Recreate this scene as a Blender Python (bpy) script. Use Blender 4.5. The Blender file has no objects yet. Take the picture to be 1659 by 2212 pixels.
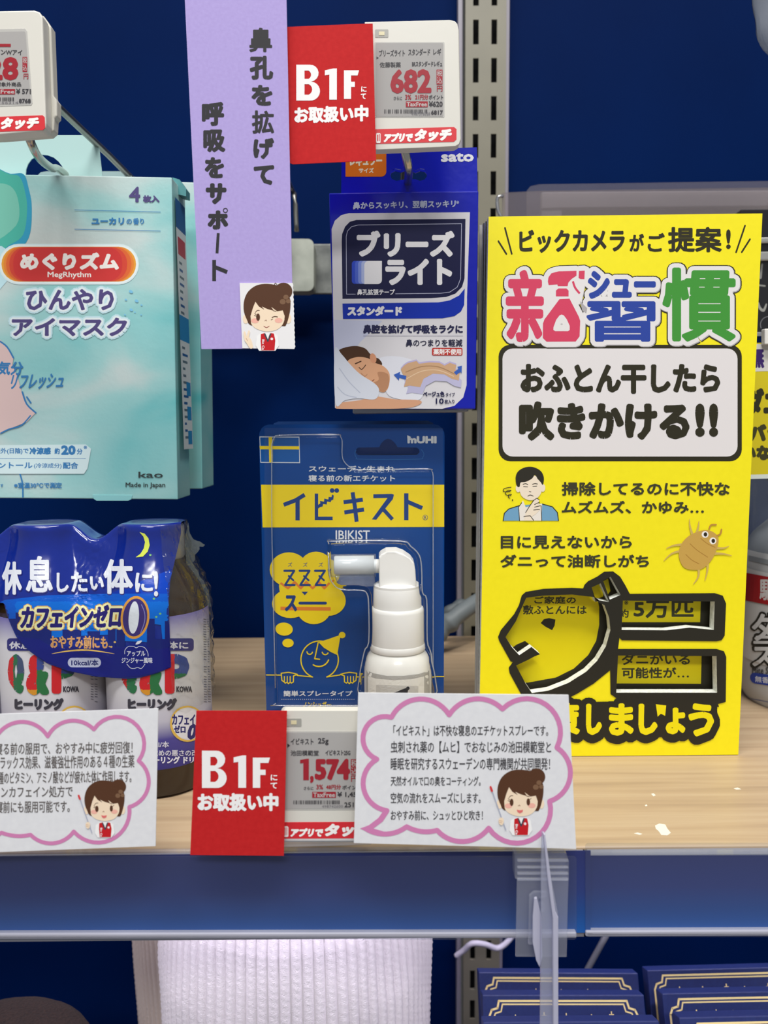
import bpy, bmesh, math, random
import numpy as np
from mathutils import Vector, Matrix
from mathutils.geometry import tessellate_polygon, delaunay_2d_cdt
from mathutils.bvhtree import BVHTree

random.seed(7)
S = bpy.context.scene
COL = S.collection

# ---------------------------------------------------------------- camera
FPX, CX, CY = 1660.0, 829.5, 1106.0
H = 0.163
cam_d = bpy.data.cameras.new('camera')
cam_d.sensor_fit = 'VERTICAL'
cam_d.lens = 5.7
cam_d.sensor_height = 5.7 * 2212 / FPX
cam_d.clip_start = 0.01
cam = bpy.data.objects.new('camera', cam_d)
COL.objects.link(cam)
CR = Matrix.Rotation(math.radians(84.0), 3, 'X') @ Matrix.Rotation(math.radians(-0.5), 3, 'Z')
cam.matrix_world = Matrix.Translation((0, 0, H)) @ CR.to_4x4()
cam_d.dof.use_dof = True
cam_d.dof.focus_distance = 0.35
cam_d.dof.aperture_fstop = 2.6
S.camera = cam
O = Vector((0, 0, H))

# ---------------------------------------------------------------- world and lights
w = bpy.data.worlds.new('store_ambience')
w.use_nodes = True
S.world = w
w.node_tree.nodes['Background'].inputs[0].default_value = (0.93, 0.96, 1.0, 1)
w.node_tree.nodes['Background'].inputs[1].default_value = 0.30

def area(name, loc, target, sx, sy, power, col):
    l = bpy.data.lights.new(name, 'AREA')
    l.shape = 'RECTANGLE'; l.size = sx; l.size_y = sy; l.energy = power; l.color = col
    o = bpy.data.objects.new(name, l)
    o.location = loc
    o.rotation_euler = (Vector(target) - Vector(loc)).to_track_quat('-Z', 'Y').to_euler()
    COL.objects.link(o)
    return o
area('overhead_light', (-0.45, -0.50, 2.3), (-0.1, 0.35, 0.05), 1.2, 0.14, 37, (1.0, 0.985, 0.95))
area('overhead_light', (0.70, -0.45, 2.3), (0.1, 0.35, 0.05), 1.2, 0.14, 37, (1.0, 0.975, 0.93))
area('overhead_light', (0.0, -1.9, 1.9), (0, 0.4, 0.1), 1.2, 0.3, 30, (1.0, 0.99, 0.97))  # weaker fill added behind the camera, not a ceiling lamp
area('under_shelf_light', (0.0, 0.33, -0.036), (0.0, 0.52, -0.25), 0.62, 0.012, 0.52, (0.90, 0.84, 1.0))
area('under_shelf_light', (0.06, 0.50, -0.030), (0.06, 0.57, -0.20), 0.80, 0.012, 1.3, (0.90, 0.86, 1.0))  # extra strip added to brighten the back wall, post and gift boxes
S.view_settings.view_transform = 'Standard'
S.view_settings.look = 'None'
S.view_settings.exposure = 0.0
S.view_settings.gamma = 1.0
S.view_settings.use_curve_mapping = False
S.cycles.max_bounces = 10
S.cycles.transparent_max_bounces = 24
S.cycles.use_adaptive_sampling = False

# ---------------------------------------------------------------- helpers: rays
def ray(px, py):
    return (CR @ Vector(((px - CX) / FPX, -(py - CY) / FPX, -1.0)))
class Plane:
    """mapper from photo pixels to a real plane (point p, normal n facing the camera)"""
    def __init__(s, p, n=(0, -1, 0)):
        s.p = Vector(p); s.n = Vector(n).normalized()
    def at(s, px, py, off=0.0):
        d = ray(px, py)
        t = (s.p + s.n * off - O).dot(s.n) / d.dot(s.n)
        return O + d * t
def YP(Y):
    return Plane((0, Y, 0))
def atY(px, py, Y):
    return YP(Y).at(px, py)
class Surf:
    """mapper onto a curved mesh"""
    def __init__(s, objs):
        V = []; F = []
        for o in objs:
            b = len(V); off = OFF.get(o.name, Vector((0, 0, 0)))
            V += [v.co + off for v in o.data.vertices]
            F += [[b + i for i in p.vertices] for p in o.data.polygons]
        s.t = BVHTree.FromPolygons(V, F)
    def at(s, px, py, off=0.0):
        d = ray(px, py).normalized()
        h = s.t.ray_cast(O, d)
        if h[0] is None:
            return None
        return h[0] - d * off

# ---------------------------------------------------------------- helpers: materials
def lin(h):
    h = h.lstrip('#')
    r = []
    for i in (0, 2, 4):
        c = int(h[i:i + 2], 16) / 255
        r.append(c / 12.92 if c <= 0.04045 else ((c + 0.055) / 1.055) ** 2.4)
    return (r[0], r[1], r[2], 1)
MC = {}
def M(name, hexc, rough=0.5, metal=0.0, spec=0.5, coat=0.0, bump=None, sss=0):
    k = (name, hexc, rough, metal)
    if k in MC: return MC[k]
    m = bpy.data.materials.new(name); m.use_nodes = True
    nt = m.node_tree; b = nt.nodes['Principled BSDF']
    b.inputs['Base Color'].default_value = lin(hexc)
    b.inputs['Roughness'].default_value = rough
    b.inputs['Metallic'].default_value = metal
    b.inputs['Specular IOR Level'].default_value = spec
    b.inputs['Coat Weight'].default_value = coat
    b.inputs['Coat Roughness'].default_value = 0.08
    # every surface gets a faint procedural grain
    tc = nt.nodes.new('ShaderNodeTexCoord')
    no = nt.nodes.new('ShaderNodeTexNoise'); no.inputs['Scale'].default_value = bump[0] if bump else 900
    no.inputs['Detail'].default_value = 3
    bp = nt.nodes.new('ShaderNodeBump'); bp.inputs['Strength'].default_value = bump[1] if bump else 0.03
    bp.inputs['Distance'].default_value = bump[2] if bump else 0.0003
    nt.links.new(tc.outputs['Object'], no.inputs['Vector'])
    nt.links.new(no.outputs['Fac'], bp.inputs['Height'])
    nt.links.new(bp.outputs['Normal'], b.inputs['Normal'])
    MC[k] = m
    return m
def ink(hexc, rough=0.5):
    return M('ink_' + hexc, hexc, rough, spec=0.3)
def noise_mat(name, stops, scale=(1, 1, 1), nscale=10, detail=6, rough=0.5, metal=0, distort=0.0, bump=0.0, bdist=0.0005, coat=0, spec=0.5):
    m = bpy.data.materials.new(name); m.use_nodes = True
    nt = m.node_tree; b = nt.nodes['Principled BSDF']
    b.inputs['Roughness'].default_value = rough; b.inputs['Metallic'].default_value = metal
    b.inputs['Coat Weight'].default_value = coat; b.inputs['Coat Roughness'].default_value = 0.1; b.inputs['Specular IOR Level'].default_value = spec
    tc = nt.nodes.new('ShaderNodeTexCoord'); mp = nt.nodes.new('ShaderNodeMapping'); mp.inputs['Scale'].default_value = scale
    no = nt.nodes.new('ShaderNodeTexNoise'); no.inputs['Scale'].default_value = nscale; no.inputs['Detail'].default_value = detail
    no.inputs['Distortion'].default_value = distort
    cr = nt.nodes.new('ShaderNodeValToRGB')
    e = cr.color_ramp.elements
    e[0].position = stops[0][0]; e[0].color = lin(stops[0][1])
    e[1].position = stops[-1][0]; e[1].color = lin(stops[-1][1])
    for p, c in stops[1:-1]:
        x = e.new(p); x.color = lin(c)
    L = nt.links.new
    L(tc.outputs['Object'], mp.inputs['Vector']); L(mp.outputs['Vector'], no.inputs['Vector'])
    L(no.outputs['Fac'], cr.inputs['Fac']); L(cr.outputs['Color'], b.inputs['Base Color'])
    if bump:
        bp = nt.nodes.new('ShaderNodeBump'); bp.inputs['Strength'].default_value = bump; bp.inputs['Distance'].default_value = bdist
        L(no.outputs['Fac'], bp.inputs['Height']); L(bp.outputs['Normal'], b.inputs['Normal'])
    return m
def clear(name, tint='ffffff', refl=1.0, rough=0.05, haze=0.0, hazecol='ffffff', ior=1.5, bump=0.0, bscale=60, f0=0.035):
    """thin clear plastic: see-through sheet with a Fresnel gloss and a little milky haze"""
    m = bpy.data.materials.new(name); m.use_nodes = True
    nt = m.node_tree; nt.nodes.clear(); L = nt.links.new
    out = nt.nodes.new('ShaderNodeOutputMaterial')
    tr = nt.nodes.new('ShaderNodeBsdfTransparent'); tr.inputs[0].default_value = lin(tint)
    df = nt.nodes.new('ShaderNodeBsdfDiffuse'); df.inputs[0].default_value = lin(hazecol)
    gl = nt.nodes.new('ShaderNodeBsdfGlossy'); gl.inputs['Roughness'].default_value = rough
    fr = nt.nodes.new('ShaderNodeLayerWeight'); fr.inputs['Blend'].default_value = 0.5
    pw = nt.nodes.new('ShaderNodeMath'); pw.operation = 'POWER'; pw.inputs[1].default_value = 4.0
    mu = nt.nodes.new('ShaderNodeMath'); mu.operation = 'MULTIPLY_ADD'; mu.inputs[1].default_value = 0.8 * refl; mu.inputs[2].default_value = f0 * refl
    m1 = nt.nodes.new('ShaderNodeMixShader'); m1.inputs[0].default_value = haze
    m2 = nt.nodes.new('ShaderNodeMixShader')
    L(tr.outputs[0], m1.inputs[1]); L(df.outputs[0], m1.inputs[2])
    L(fr.outputs['Facing'], pw.inputs[0]); L(pw.outputs[0], mu.inputs[0]); L(mu.outputs[0], m2.inputs[0])
    L(m1.outputs[0], m2.inputs[1]); L(gl.outputs[0], m2.inputs[2])
    if bump:
        tc = nt.nodes.new('ShaderNodeTexCoord'); no = nt.nodes.new('ShaderNodeTexNoise'); no.inputs['Scale'].default_value = bscale
        bp = nt.nodes.new('ShaderNodeBump'); bp.inputs['Strength'].default_value = bump; bp.inputs['Distance'].default_value = 0.002
        L(tc.outputs['Object'], no.inputs['Vector']); L(no.outputs['Fac'], bp.inputs['Height'])
        L(bp.outputs['Normal'], gl.inputs['Normal']); L(bp.outputs['Normal'], fr.inputs['Normal'])
    L(m2.outputs[0], out.inputs[0])
    return m

# ---------------------------------------------------------------- helpers: objects
OFF = {}
def thing(name, loc, label, cat, group=None):
    o = bpy.data.objects.new(name, None); COL.objects.link(o)
    o.location = loc; o.empty_display_size = 0.01
    o['label'] = label; o['category'] = cat
    if group: o['group'] = group
    OFF[o.name] = Vector(loc)
    return o
def mesh(name, V, F, mats, parent=None, mi=None, smooth=False, bevel=0, label=None):
    off = OFF[parent.name] if parent else Vector((0, 0, 0))
    me = bpy.data.meshes.new(name)
    me.from_pydata([tuple(Vector(v) - off) for v in V], [], F)
    if not isinstance(mats, (list, tuple)): mats = [mats]
    for m in mats: me.materials.append(m)
    if mi is not None: me.polygons.foreach_set('material_index', mi)
    if smooth: me.polygons.foreach_set('use_smooth', [True] * len(F))
    me.update()
    o = bpy.data.objects.new(name, me); COL.objects.link(o)
    if parent: o.parent = parent
    OFF[o.name] = off
    if bevel:
        b = o.modifiers.new('bevel', 'BEVEL'); b.width = bevel; b.segments = 3; b.limit_method = 'ANGLE'; b.angle_limit = math.radians(40)
    if label: o['label'] = label
    return o
def tag(o, label, cat, group=None):
    o['label'] = label; o['category'] = cat
    if group: o['group'] = group
def struct(o, label=None):
    o['kind'] = 'structure'
    if label: o['label'] = label
    return o
def signed(p):
    return 0.5 * sum(p[i][0] * p[(i + 1) % len(p)][1] - p[(i + 1) % len(p)][0] * p[i][1] for i in range(len(p)))
def slab(name, plane, outer, th, mats, parent=None, holes=(), bevel=0, label=None, back=None, wall_mi=0, V=None):
    """plate whose front outline is given in photo pixels on a plane, extruded away from the camera by th"""
    back = back if back is not None else -plane.n * th
    loops = [list(outer)] + [list(h) for h in holes]
    loops[0] = loops[0] if signed(loops[0]) > 0 else loops[0][::-1]
    for i in range(1, len(loops)):
        loops[i] = loops[i] if signed(loops[i]) < 0 else loops[i][::-1]
    pts = [plane.at(*p) for l in loops for p in l]
    n = len(pts)
    if len(loops) == 1:
        F = [list(range(n))]
        if n > 4:
            F = [list(t) for t in tessellate_polygon([[Vector((p[0], p[1], 0)) for p in loops[0]]])]
    else:
        F = [list(t) for t in tessellate_polygon([[Vector((p[0], p[1], 0)) for p in l] for l in loops])]
    G = []
    flat = [p for l in loops for p in l]
    for f in F:
        q = [flat[i] for i in f]
        G.append(f if signed(q) < 0 else f[::-1])   # image y is down: clockwise in image = towards camera
    nf = len(G)
    G2 = G + [[i + n for i in f][::-1] for f in G]
    b = 0
    for l in loops:
        k = len(l)
        for i in range(k):
            j = (i + 1) % k
            G2.append([b + i, b + j, b + j + n, b + i + n])
        b += k
    mi = [0] * nf + [0] * nf + [wall_mi] * (len(G2) - 2 * nf)
    return mesh(name, pts + [p + back for p in pts], G2, mats, parent, mi, bevel=bevel, label=label)
def box(name, a, b, mat, parent=None, bevel=0, label=None):
    (x0, y0, z0), (x1, y1, z1) = a, b
    V = [(x0, y0, z0), (x1, y0, z0), (x1, y1, z0), (x0, y1, z0), (x0, y0, z1), (x1, y0, z1), (x1, y1, z1), (x0, y1, z1)]
    F = [(0, 3, 2, 1), (4, 5, 6, 7), (0, 1, 5, 4), (1, 2, 6, 5), (2, 3, 7, 6), (3, 0, 4, 7)]
    return mesh(name, V, F, mat, parent, bevel=bevel, label=label)
def smooth_path(P, n=6, closed=False):
    P = [Vector(p) for p in P]; R = []; N = len(P)
    rng = range(N) if closed else range(N - 1)
    for i in rng:
        if closed: a, b, c, d = P[i - 1], P[i], P[(i + 1) % N], P[(i + 2) % N]
        else: a, b, c, d = P[max(i - 1, 0)], P[i], P[i + 1], P[min(i + 2, N - 1)]
        for k in range(n):
            t = k / n
            R.append(0.5 * ((2 * b) + (c - a) * t + (2 * a - 5 * b + 4 * c - d) * t * t + (3 * b - a - 3 * c + d) * t ** 3))
    if not closed: R.append(P[-1])
    return R
def tube(name, P, r, mat, parent=None, n=10, sm=6, rf=None, label=None):
    P = smooth_path(P, sm) if sm else [Vector(p) for p in P]
    V = []; F = []; up = Vector((0.13, 0.2, 1)).normalized()
    for i, p in enumerate(P):
        d = (P[min(i + 1, len(P) - 1)] - P[max(i - 1, 0)]).normalized()
        a = d.cross(up)
        if a.length < 1e-3: a = d.cross(Vector((1, 0, 0)))
        a.normalize(); b = d.cross(a)
        rr = rf(i / (len(P) - 1)) if rf else r
        for k in range(n):
            t = 2 * math.pi * k / n
            V.append(p + a * math.cos(t) * rr + b * math.sin(t) * rr)
    for i in range(len(P) - 1):
        for k in range(n):
            F.append((i * n + k, i * n + (k + 1) % n, (i + 1) * n + (k + 1) % n, (i + 1) * n + k))
    F.append(list(range(n))[::-1]); F.append([(len(P) - 1) * n + k for k in range(n)])
    o = mesh(name, V, F, mat, parent, smooth=True, label=label)
    return o
def lathe(name, cx, cy, prof, mat, parent=None, n=48, rmod=None, label=None, sy=1.0, a0=0, a1=2 * math.pi, capends=True):
    V = []; F = []; full = abs(a1 - a0 - 2 * math.pi) < 1e-6; m = n if full else n + 1
    for (r, z) in prof:
        for k in range(m):
            t = a0 + (a1 - a0) * k / n
            rr = r * (rmod(t, z) if rmod else 1)
            V.append((cx + rr * math.cos(t), cy + rr * math.sin(t) * sy, z))
    for i in range(len(prof) - 1):
        for k in range(n if full else n):
            j = (k + 1) % m if full else k + 1
            F.append((i * m + k, i * m + j, (i + 1) * m + j, (i + 1) * m + k))
    if full and capends:
        F.append(list(range(m))[::-1]); F.append([(len(prof) - 1) * m + k for k in range(m)])
    o = mesh(name, V, F, mat, parent, smooth=True, label=label)
    if capends and full:
        e = o.modifiers.new('edges', 'EDGE_SPLIT'); e.split_angle = math.radians(50)
    return o

# ---------------------------------------------------------------- printing engine: flat ink laid on real surfaces
_tc = bpy.data.curves.new('type_setter', 'FONT'); _tc.resolution_u = 2
_to = bpy.data.objects.new('type_setter', _tc)
COL.objects.link(_to)
GC = {}
def glyphs(s):
    if s in GC: return GC[s]
    _tc.body = s
    bpy.context.view_layer.update()
    dg = bpy.context.evaluated_depsgraph_get()
    ev = _to.evaluated_get(dg)
    m = ev.to_mesh()
    m.calc_loop_triangles()
    v = np.array([(a.co.x, a.co.y) for a in m.vertices])
    t = np.array([tuple(a.vertices) for a in m.loop_triangles], dtype=int)
    ev.to_mesh_clear()
    cnt = {}
    for a, b, c in t:
        for e in ((a, b), (b, c), (c, a)):
            k = (min(e), max(e)); cnt[k] = cnt.get(k, 0) + 1
    be = np.array([k for k, n in cnt.items() if n == 1], dtype=int)
    par = list(range(len(v)))
    def find(i):
        while par[i] != i: par[i] = par[par[i]]; i = par[i]
        return i
    for a, b, c in t: par[find(a)] = find(b); par[find(b)] = find(c)
    isl = {}
    for i, f in enumerate(t): isl.setdefault(find(f[0]), ([], []))[0].append(i)
    for i, e in enumerate(be): isl[find(e[0])][1].append(i)
    GC[s] = (v, t, be, list(isl.values()))
    return GC[s]
class Clean(list):
    clean = True
class Ink:
    """collects flat shapes in (zoomed) photo pixels and lays them on a surface"""
    STEP = 1.3e-5
    def __init__(s, surf, parent, name='printed_artwork', view=(0, 0, 1), curved=False, base=6e-5, rough=0.5, sub=14, label=None):
        s.surf, s.parent, s.name, s.curved, s.base, s.rough, s.sub, s.label = surf, parent, name, curved, base, rough, sub, label
        s.V = []; s.F = []; s.MI = []; s.mats = []; s.layer = 0; s.raw = {}
        s.set(view)
    def set(s, view):
        s.ox, s.oy, s.sc = view; s.tx = None
        return s
    def sub_view(s, frm, to, k):     # local drawing units inside the present view
        s.tx = (frm, to, k)
    def P(s, p):
        x, y = p[0], p[1]
        if s.tx:
            (fx, fy), (tx, ty), k = s.tx
            x = tx + (x - fx) * k; y = ty + (y - fy) * k
        return (s.ox + x / s.sc, s.oy + y / s.sc)
    def L(s, v):
        return v / s.sc * (s.tx[2] if s.tx else 1)
    def mat(s, c):
        m = c if not isinstance(c, str) else ink(c, s.rough)
        if m not in s.mats: s.mats.append(m)
        return s.mats.index(m)
    def add(s, V, F, c, up=True):
        if up: s.layer += 1
        s.raw.setdefault(s.layer, []).append((V, F, c))
    def flatten(s, items):
        """union of the shapes of one layer, so that no two faces lie on top of each other"""
        bb = []
        for v, f, c in items:
            a = np.array([(p[0], p[1]) for p in v]); bb.append((*a.min(0), *a.max(0)))
        order = sorted(range(len(items)), key=lambda i: bb[i][0]); par = list(range(len(items)))
        def find(i):
            while par[i] != i: par[i] = par[par[i]]; i = par[i]
            return i
        act = []
        for i in order:
            act = [j for j in act if bb[j][2] >= bb[i][0]]
            for j in act:
                if bb[j][1] <= bb[i][3] and bb[i][1] <= bb[j][3]: par[find(i)] = find(j)
            act.append(i)
        cl = {}
        for i in range(len(items)): cl.setdefault(find(i), []).append(i)
        for ids in cl.values():
            V = []; F = []; col = []
            for k in ids:
                v, f, c = items[k]; n = len(V); V += [(q[0], q[1]) for q in v]
                for q in f:
                    q = [n + i for i in q]; ar = signed([V[i] for i in q])
                    if abs(ar) < 1e-7: continue
                    F.append(q if ar > 0 else q[::-1]); col.append(c)
            if not F: continue
            if len(ids) == 1 and getattr(items[ids[0]][0], 'clean', False): yield V, F, col; continue
            r = delaunay_2d_cdt([Vector(p) for p in V], [], F, 1, 1e-5, True)
            keep = [(f, c) for f, c in ((list(f), s.top(r[0], f, o, V, F, col)) for f, o in zip(r[2], r[5]) if o) if c is not None]
            yield [(p.x, p.y) for p in r[0]], [k[0] for k in keep], [k[1] for k in keep]
    @staticmethod
    def top(P, f, o, V, F, col):
        x = sum(P[i].x for i in f) / len(f); y = sum(P[i].y for i in f) / len(f)
        for k in sorted(o, reverse=True):
            q = F[k]; ok = True
            for i in range(len(q)):
                a = V[q[i]]; b = V[q[(i + 1) % len(q)]]
                if (b[0] - a[0]) * (y - a[1]) - (b[1] - a[1]) * (x - a[0]) < -1e-6: ok = False; break
            if ok: return col[k]
        return None
    def emit(s, V, F, cols, layer):
        for f, c in zip(F, cols):
            tris = [[V[f[0]], V[f[i]], V[f[i + 1]]] for i in range(1, len(f) - 1)]
            if not s.curved:
                n = len(s.V); s.V += [(V[i][0], V[i][1], layer) for i in f]; s.F.append(list(range(n, n + len(f)))); s.MI.append(s.mat(c)); continue
            while tris:
                a, b, d = tris.pop()
                e = [math.dist(a, b), math.dist(b, d), math.dist(d, a)]
                k = e.index(max(e))
                if e[k] > s.sub:
                    if k == 0: m = ((a[0] + b[0]) / 2, (a[1] + b[1]) / 2); tris += [[a, m, d], [m, b, d]]
                    elif k == 1: m = ((b[0] + d[0]) / 2, (b[1] + d[1]) / 2); tris += [[a, b, m], [a, m, d]]
                    else: m = ((d[0] + a[0]) / 2, (d[1] + a[1]) / 2); tris += [[a, b, m], [m, b, d]]
                    continue
                n = len(s.V); s.V += [(p[0], p[1], layer) for p in (a, b, d)]; s.F.append((n, n + 1, n + 2))
                s.MI.append(s.mat(c((a[0] + b[0] + d[0]) / 3, (a[1] + b[1] + d[1]) / 3) if callable(c) else c))
    def poly(s, pts, c, holes=(), smooth=0, up=True):
        ls = []
        for l in [pts] + list(holes):
            l = [s.P(p) for p in l]
            if smooth: l = [(p.x, p.y) for p in smooth_path([(a, b, 0) for a, b in l], smooth, True)]
            ls.append(l)
        F = [list(t) for t in tessellate_polygon([[Vector((a, b, 0)) for a, b in l] for l in ls])]
        s.add(Clean([p for l in ls for p in l]), F, c, up)
    def blob(s, pts, c, up=True): s.poly(pts, c, smooth=5, up=up)
    def ell(s, cx, cy, rx, ry, c, rot=0, a0=0, a1=360, up=True, n=28):
        r = math.radians(rot); P = []
        for k in range(n):
            t = math.radians(a0 + (a1 - a0) * k / (n if a1 - a0 == 360 else n - 1))
            x, y = rx * math.cos(t), ry * math.sin(t)
            P.append((cx + x * math.cos(r) - y * math.sin(r), cy + x * math.sin(r) + y * math.cos(r)))
        s.poly(P, c, up=up)
    def rr(s, x0, y0, x1, y1, r, c, sh=0.0, corners=(1, 1, 1, 1), up=True):
        s.poly(rrect(x0, y0, x1, y1, r, sh, corners), c, up=up)
    def line(s, pts, w, c, smooth=0, closed=False, up=True, taper=None, rnd=True):
        p = [s.P(q) for q in pts]
        if smooth: p = [(q.x, q.y) for q in smooth_path([(a, b, 0) for a, b in p], smooth, closed)]
        r = s.L(w) / 2; V = []; F = []; n = len(p)
        if up: s.layer += 1
        for i in range(n if closed else n - 1):
            a, b = p[i], p[(i + 1) % n]; dx, dy = b[0] - a[0], b[1] - a[1]; l = math.hypot(dx, dy) or 1
            ra = r * (taper(i / (n - 1)) if taper else 1); rb = r * (taper((i + 1) / (n - 1)) if taper else 1)
            nx, ny = -dy / l, dx / l; k = len(V)
            V += [(a[0] + nx * ra, a[1] + ny * ra), (b[0] + nx * rb, b[1] + ny * rb), (b[0] - nx * rb, b[1] - ny * rb), (a[0] - nx * ra, a[1] - ny * ra)]
            F.append([k, k + 1, k + 2, k + 3])
        for i, q in enumerate(p):
            if not rnd and (i == 0 or i == n - 1) and not closed: continue
            rq = r * (taper(i / (n - 1)) if taper else 1); k = len(V)
            V += [(q[0] + rq * math.cos(t * math.pi / 4), q[1] + rq * math.sin(t * math.pi / 4)) for t in range(8)]
            F.append(list(range(k, k + 8)))
        s.add(V, F, c, up=False)
    def T(s, txt, x0, y0, x1, y1, c, b=0.0, sh=0.0, it=0.0, up=True, rot=False, octs=6, drop=None):
        """text filling the ink box x0..x1, y0..y1 (view units); b = bolder by b view units; sh = rise of the line; it = slant"""
        v, t, be, islands = glyphs(txt)
        if s.L(y1 - y0) < 15: b *= 0.62
        if len(v) == 0: return
        mn = v.min(0); mx = v.max(0); d = np.maximum(mx - mn, 1e-6)
        u = (v - mn) / d
        if rot: u = np.stack([1 - u[:, 1] if rot < 0 else u[:, 1], u[:, 0] if rot < 0 else 1 - u[:, 0]], 1); u[:, 1] = u[:, 1]
        X = x0 + b + (x1 - x0 - 2 * b) * u[:, 0]
        Yv = y1 - b - (y1 - y0 - 2 * b) * u[:, 1]
        X = X + it * ((y0 + y1) / 2 - Yv); Yv = Yv + sh * (X - (x0 + x1) / 2)
        pts = np.array([s.P(q) for q in zip(X, Yv)])
        if drop: pts = pts + np.array(drop) / s.sc
        if up: s.layer += 1
        r = s.L(b)
        if b > 0:
            a = pts[be[:, 0]]; e = pts[be[:, 1]]; dd = e - a; ln = np.maximum(np.hypot(dd[:, 0], dd[:, 1]), 1e-9)
            nn = np.stack([-dd[:, 1] / ln, dd[:, 0] / ln], 1) * r; ang = np.arctan2(dd[:, 1], dd[:, 0])
        if r < 1.2: octs = 5
        for tri, bei in islands:
            if b <= 0:
                used = sorted({int(i) for f in t[tri] for i in f}); mp = {q: i for i, q in enumerate(used)}
                s.add(Clean([tuple(pts[i]) for i in used]), [[mp[int(i)] for i in f] for f in t[tri]], c, False); continue
            used = sorted({int(i) for f in t[tri] for i in f}); mp = {q: i for i, q in enumerate(used)}
            V = [tuple(pts[i]) for i in used]; F = [[mp[int(i)] for i in f] for f in t[tri]]; first = {}; sharp = set()
            for i in bei:
                k = len(V)
                V += [tuple(a[i] + nn[i]), tuple(e[i] + nn[i]), tuple(e[i] - nn[i]), tuple(a[i] - nn[i])]
                F.append([k, k + 1, k + 2, k + 3])
                for vi in be[i]:
                    vi = int(vi)
                    if vi in first:
                        da = abs(ang[i] - first[vi]) % math.pi
                        if min(da, math.pi - da) > .45: sharp.add(vi)
                    else: first[vi] = ang[i]
            for vi in sharp:
                k = len(V); q = pts[vi]
                V += [(q[0] + r * math.cos((j + .5) * 2 * math.pi / octs), q[1] + r * math.sin((j + .5) * 2 * math.pi / octs)) for j in range(octs)]
                F.append(list(range(k, k + octs)))
            s.add(V, F, c, False)
    def glyph_1(s, x0, y0, x1, y1, c, w, sh=0.0, up=False):
        h = (y1 - y0)
        s.poly([(x0, y0 + h * .06), (x1 - w * .45, y0), (x1, y0), (x1, y1), (x1 - w, y1), (x1 - w, y0 + h * .20), (x0, y0 + h * .22)], c, up=up)
    def glyph_F(s, x0, y0, x1, y1, c, w, up=False):
        h = (y1 - y0); v = w * .72
        s.poly([(x0, y0), (x1, y0), (x1 - v * .3, y0 + v), (x0 + w, y0 + v), (x0 + w, y0 + h * .40), (x1 - w * .6, y0 + h * .40), (x1 - w * .6, y0 + h * .40 + v), (x0 + w, y0 + h * .40 + v), (x0 + w, y1), (x0, y1)], c, up=up)
    def glyph_B(s, x0, y0, x1, y1, c, w, up=False):
        h = (y1 - y0); m = y0 + h * .47; v = w * .72; W = x1 - x0
        o = [(x0, y0), (x0 + W * .5, y0)] + arc3((x0 + W * .55, y0), (x1 - W * .06, (y0 + m) / 2), (x0 + W * .62, m), 8) + arc3((x0 + W * .62, m), (x1, (m + y1) / 2), (x0 + W * .55, y1), 10) + [(x0, y1)]
        h1 = [(x0 + w, y0 + v), (x0 + W * .5, y0 + v)] + arc3((x0 + W * .52, y0 + v), (x1 - W * .06 - w * .95, (y0 + m) / 2), (x0 + W * .52, m - v * .45), 6) + [(x0 + w, m - v * .45)]
        h2 = [(x0 + w, m + v * .45), (x0 + W * .5, m + v * .45)] + arc3((x0 + W * .53, m + v * .45), (x1 - w * .98, (m + y1) / 2), (x0 + W * .53, y1 - v), 6) + [(x0 + w, y1 - v)]
        s.poly(o, c, holes=[h1, h2], up=up)
    def done(s):
        if s.curved: s.raw = {1: [it for l in sorted(s.raw) for it in s.raw[l]]}   # one flat arrangement, the last drawn wins
        for l in sorted(s.raw):
            for part in s.flatten(s.raw[l]): s.emit(*part, l)
        W = []; bad = set()
        for i, (x, y, l) in enumerate(s.V):
            p = s.surf.at(x, y, s.base + l * s.STEP)
            if p is None: bad.add(i); p = Vector((0, 0, 0))
            W.append(p)
        F = []; MI = []
        for f, m in zip(s.F, s.MI):
            if bad and any(i in bad for i in f): continue
            F.append(f); MI.append(m)
        if bad:
            used = sorted({i for f in F for i in f}); mp = {a: b for b, a in enumerate(used)}
            W = [W[i] for i in used]; F = [[mp[i] for i in f] for f in F]
        return mesh(s.name, W, F, s.mats, s.parent, MI, label=s.label)
def rrect(x0, y0, x1, y1, r, sh=0.0, corners=(1, 1, 1, 1), n=6):
    P = []
    for k, (cx, cy, a) in enumerate(((x0 + r, y0 + r, 180), (x1 - r, y0 + r, 270), (x1 - r, y1 - r, 0), (x0 + r, y1 - r, 90))):
        if corners[k]:
            for i in range(n + 1):
                t = math.radians(a + 90 * i / n); P.append((cx + r * math.cos(t), cy + r * math.sin(t)))
        else:
            P.append(((x0, x1, x1, x0)[k], (y0, y0, y1, y1)[k]))
    xm = (x0 + x1) / 2
    return [(x, y + sh * (x - xm)) for x, y in P]
def arc3(a, m, b, n=14):
    ax, ay = a; bx, by = m; cx, cy = b
    d = 2 * (ax * (by - cy) + bx * (cy - ay) + cx * (ay - by))
    ux = ((ax * ax + ay * ay) * (by - cy) + (bx * bx + by * by) * (cy - ay) + (cx * cx + cy * cy) * (ay - by)) / d
    uy = ((ax * ax + ay * ay) * (cx - bx) + (bx * bx + by * by) * (ax - cx) + (cx * cx + cy * cy) * (bx - ax)) / d
    r = math.hypot(ax - ux, ay - uy)
    t0, tm, t1 = (math.atan2(p[1] - uy, p[0] - ux) for p in (a, m, b))
    def norm(t, o): return (t - o) % (2 * math.pi)
    s1 = norm(t1, t0); sm = norm(tm, t0)
    if sm > s1: s1 -= 2 * math.pi
    return [(ux + r * math.cos(t0 + s1 * k / n), uy + r * math.sin(t0 + s1 * k / n)) for k in range(n + 1)]
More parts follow.
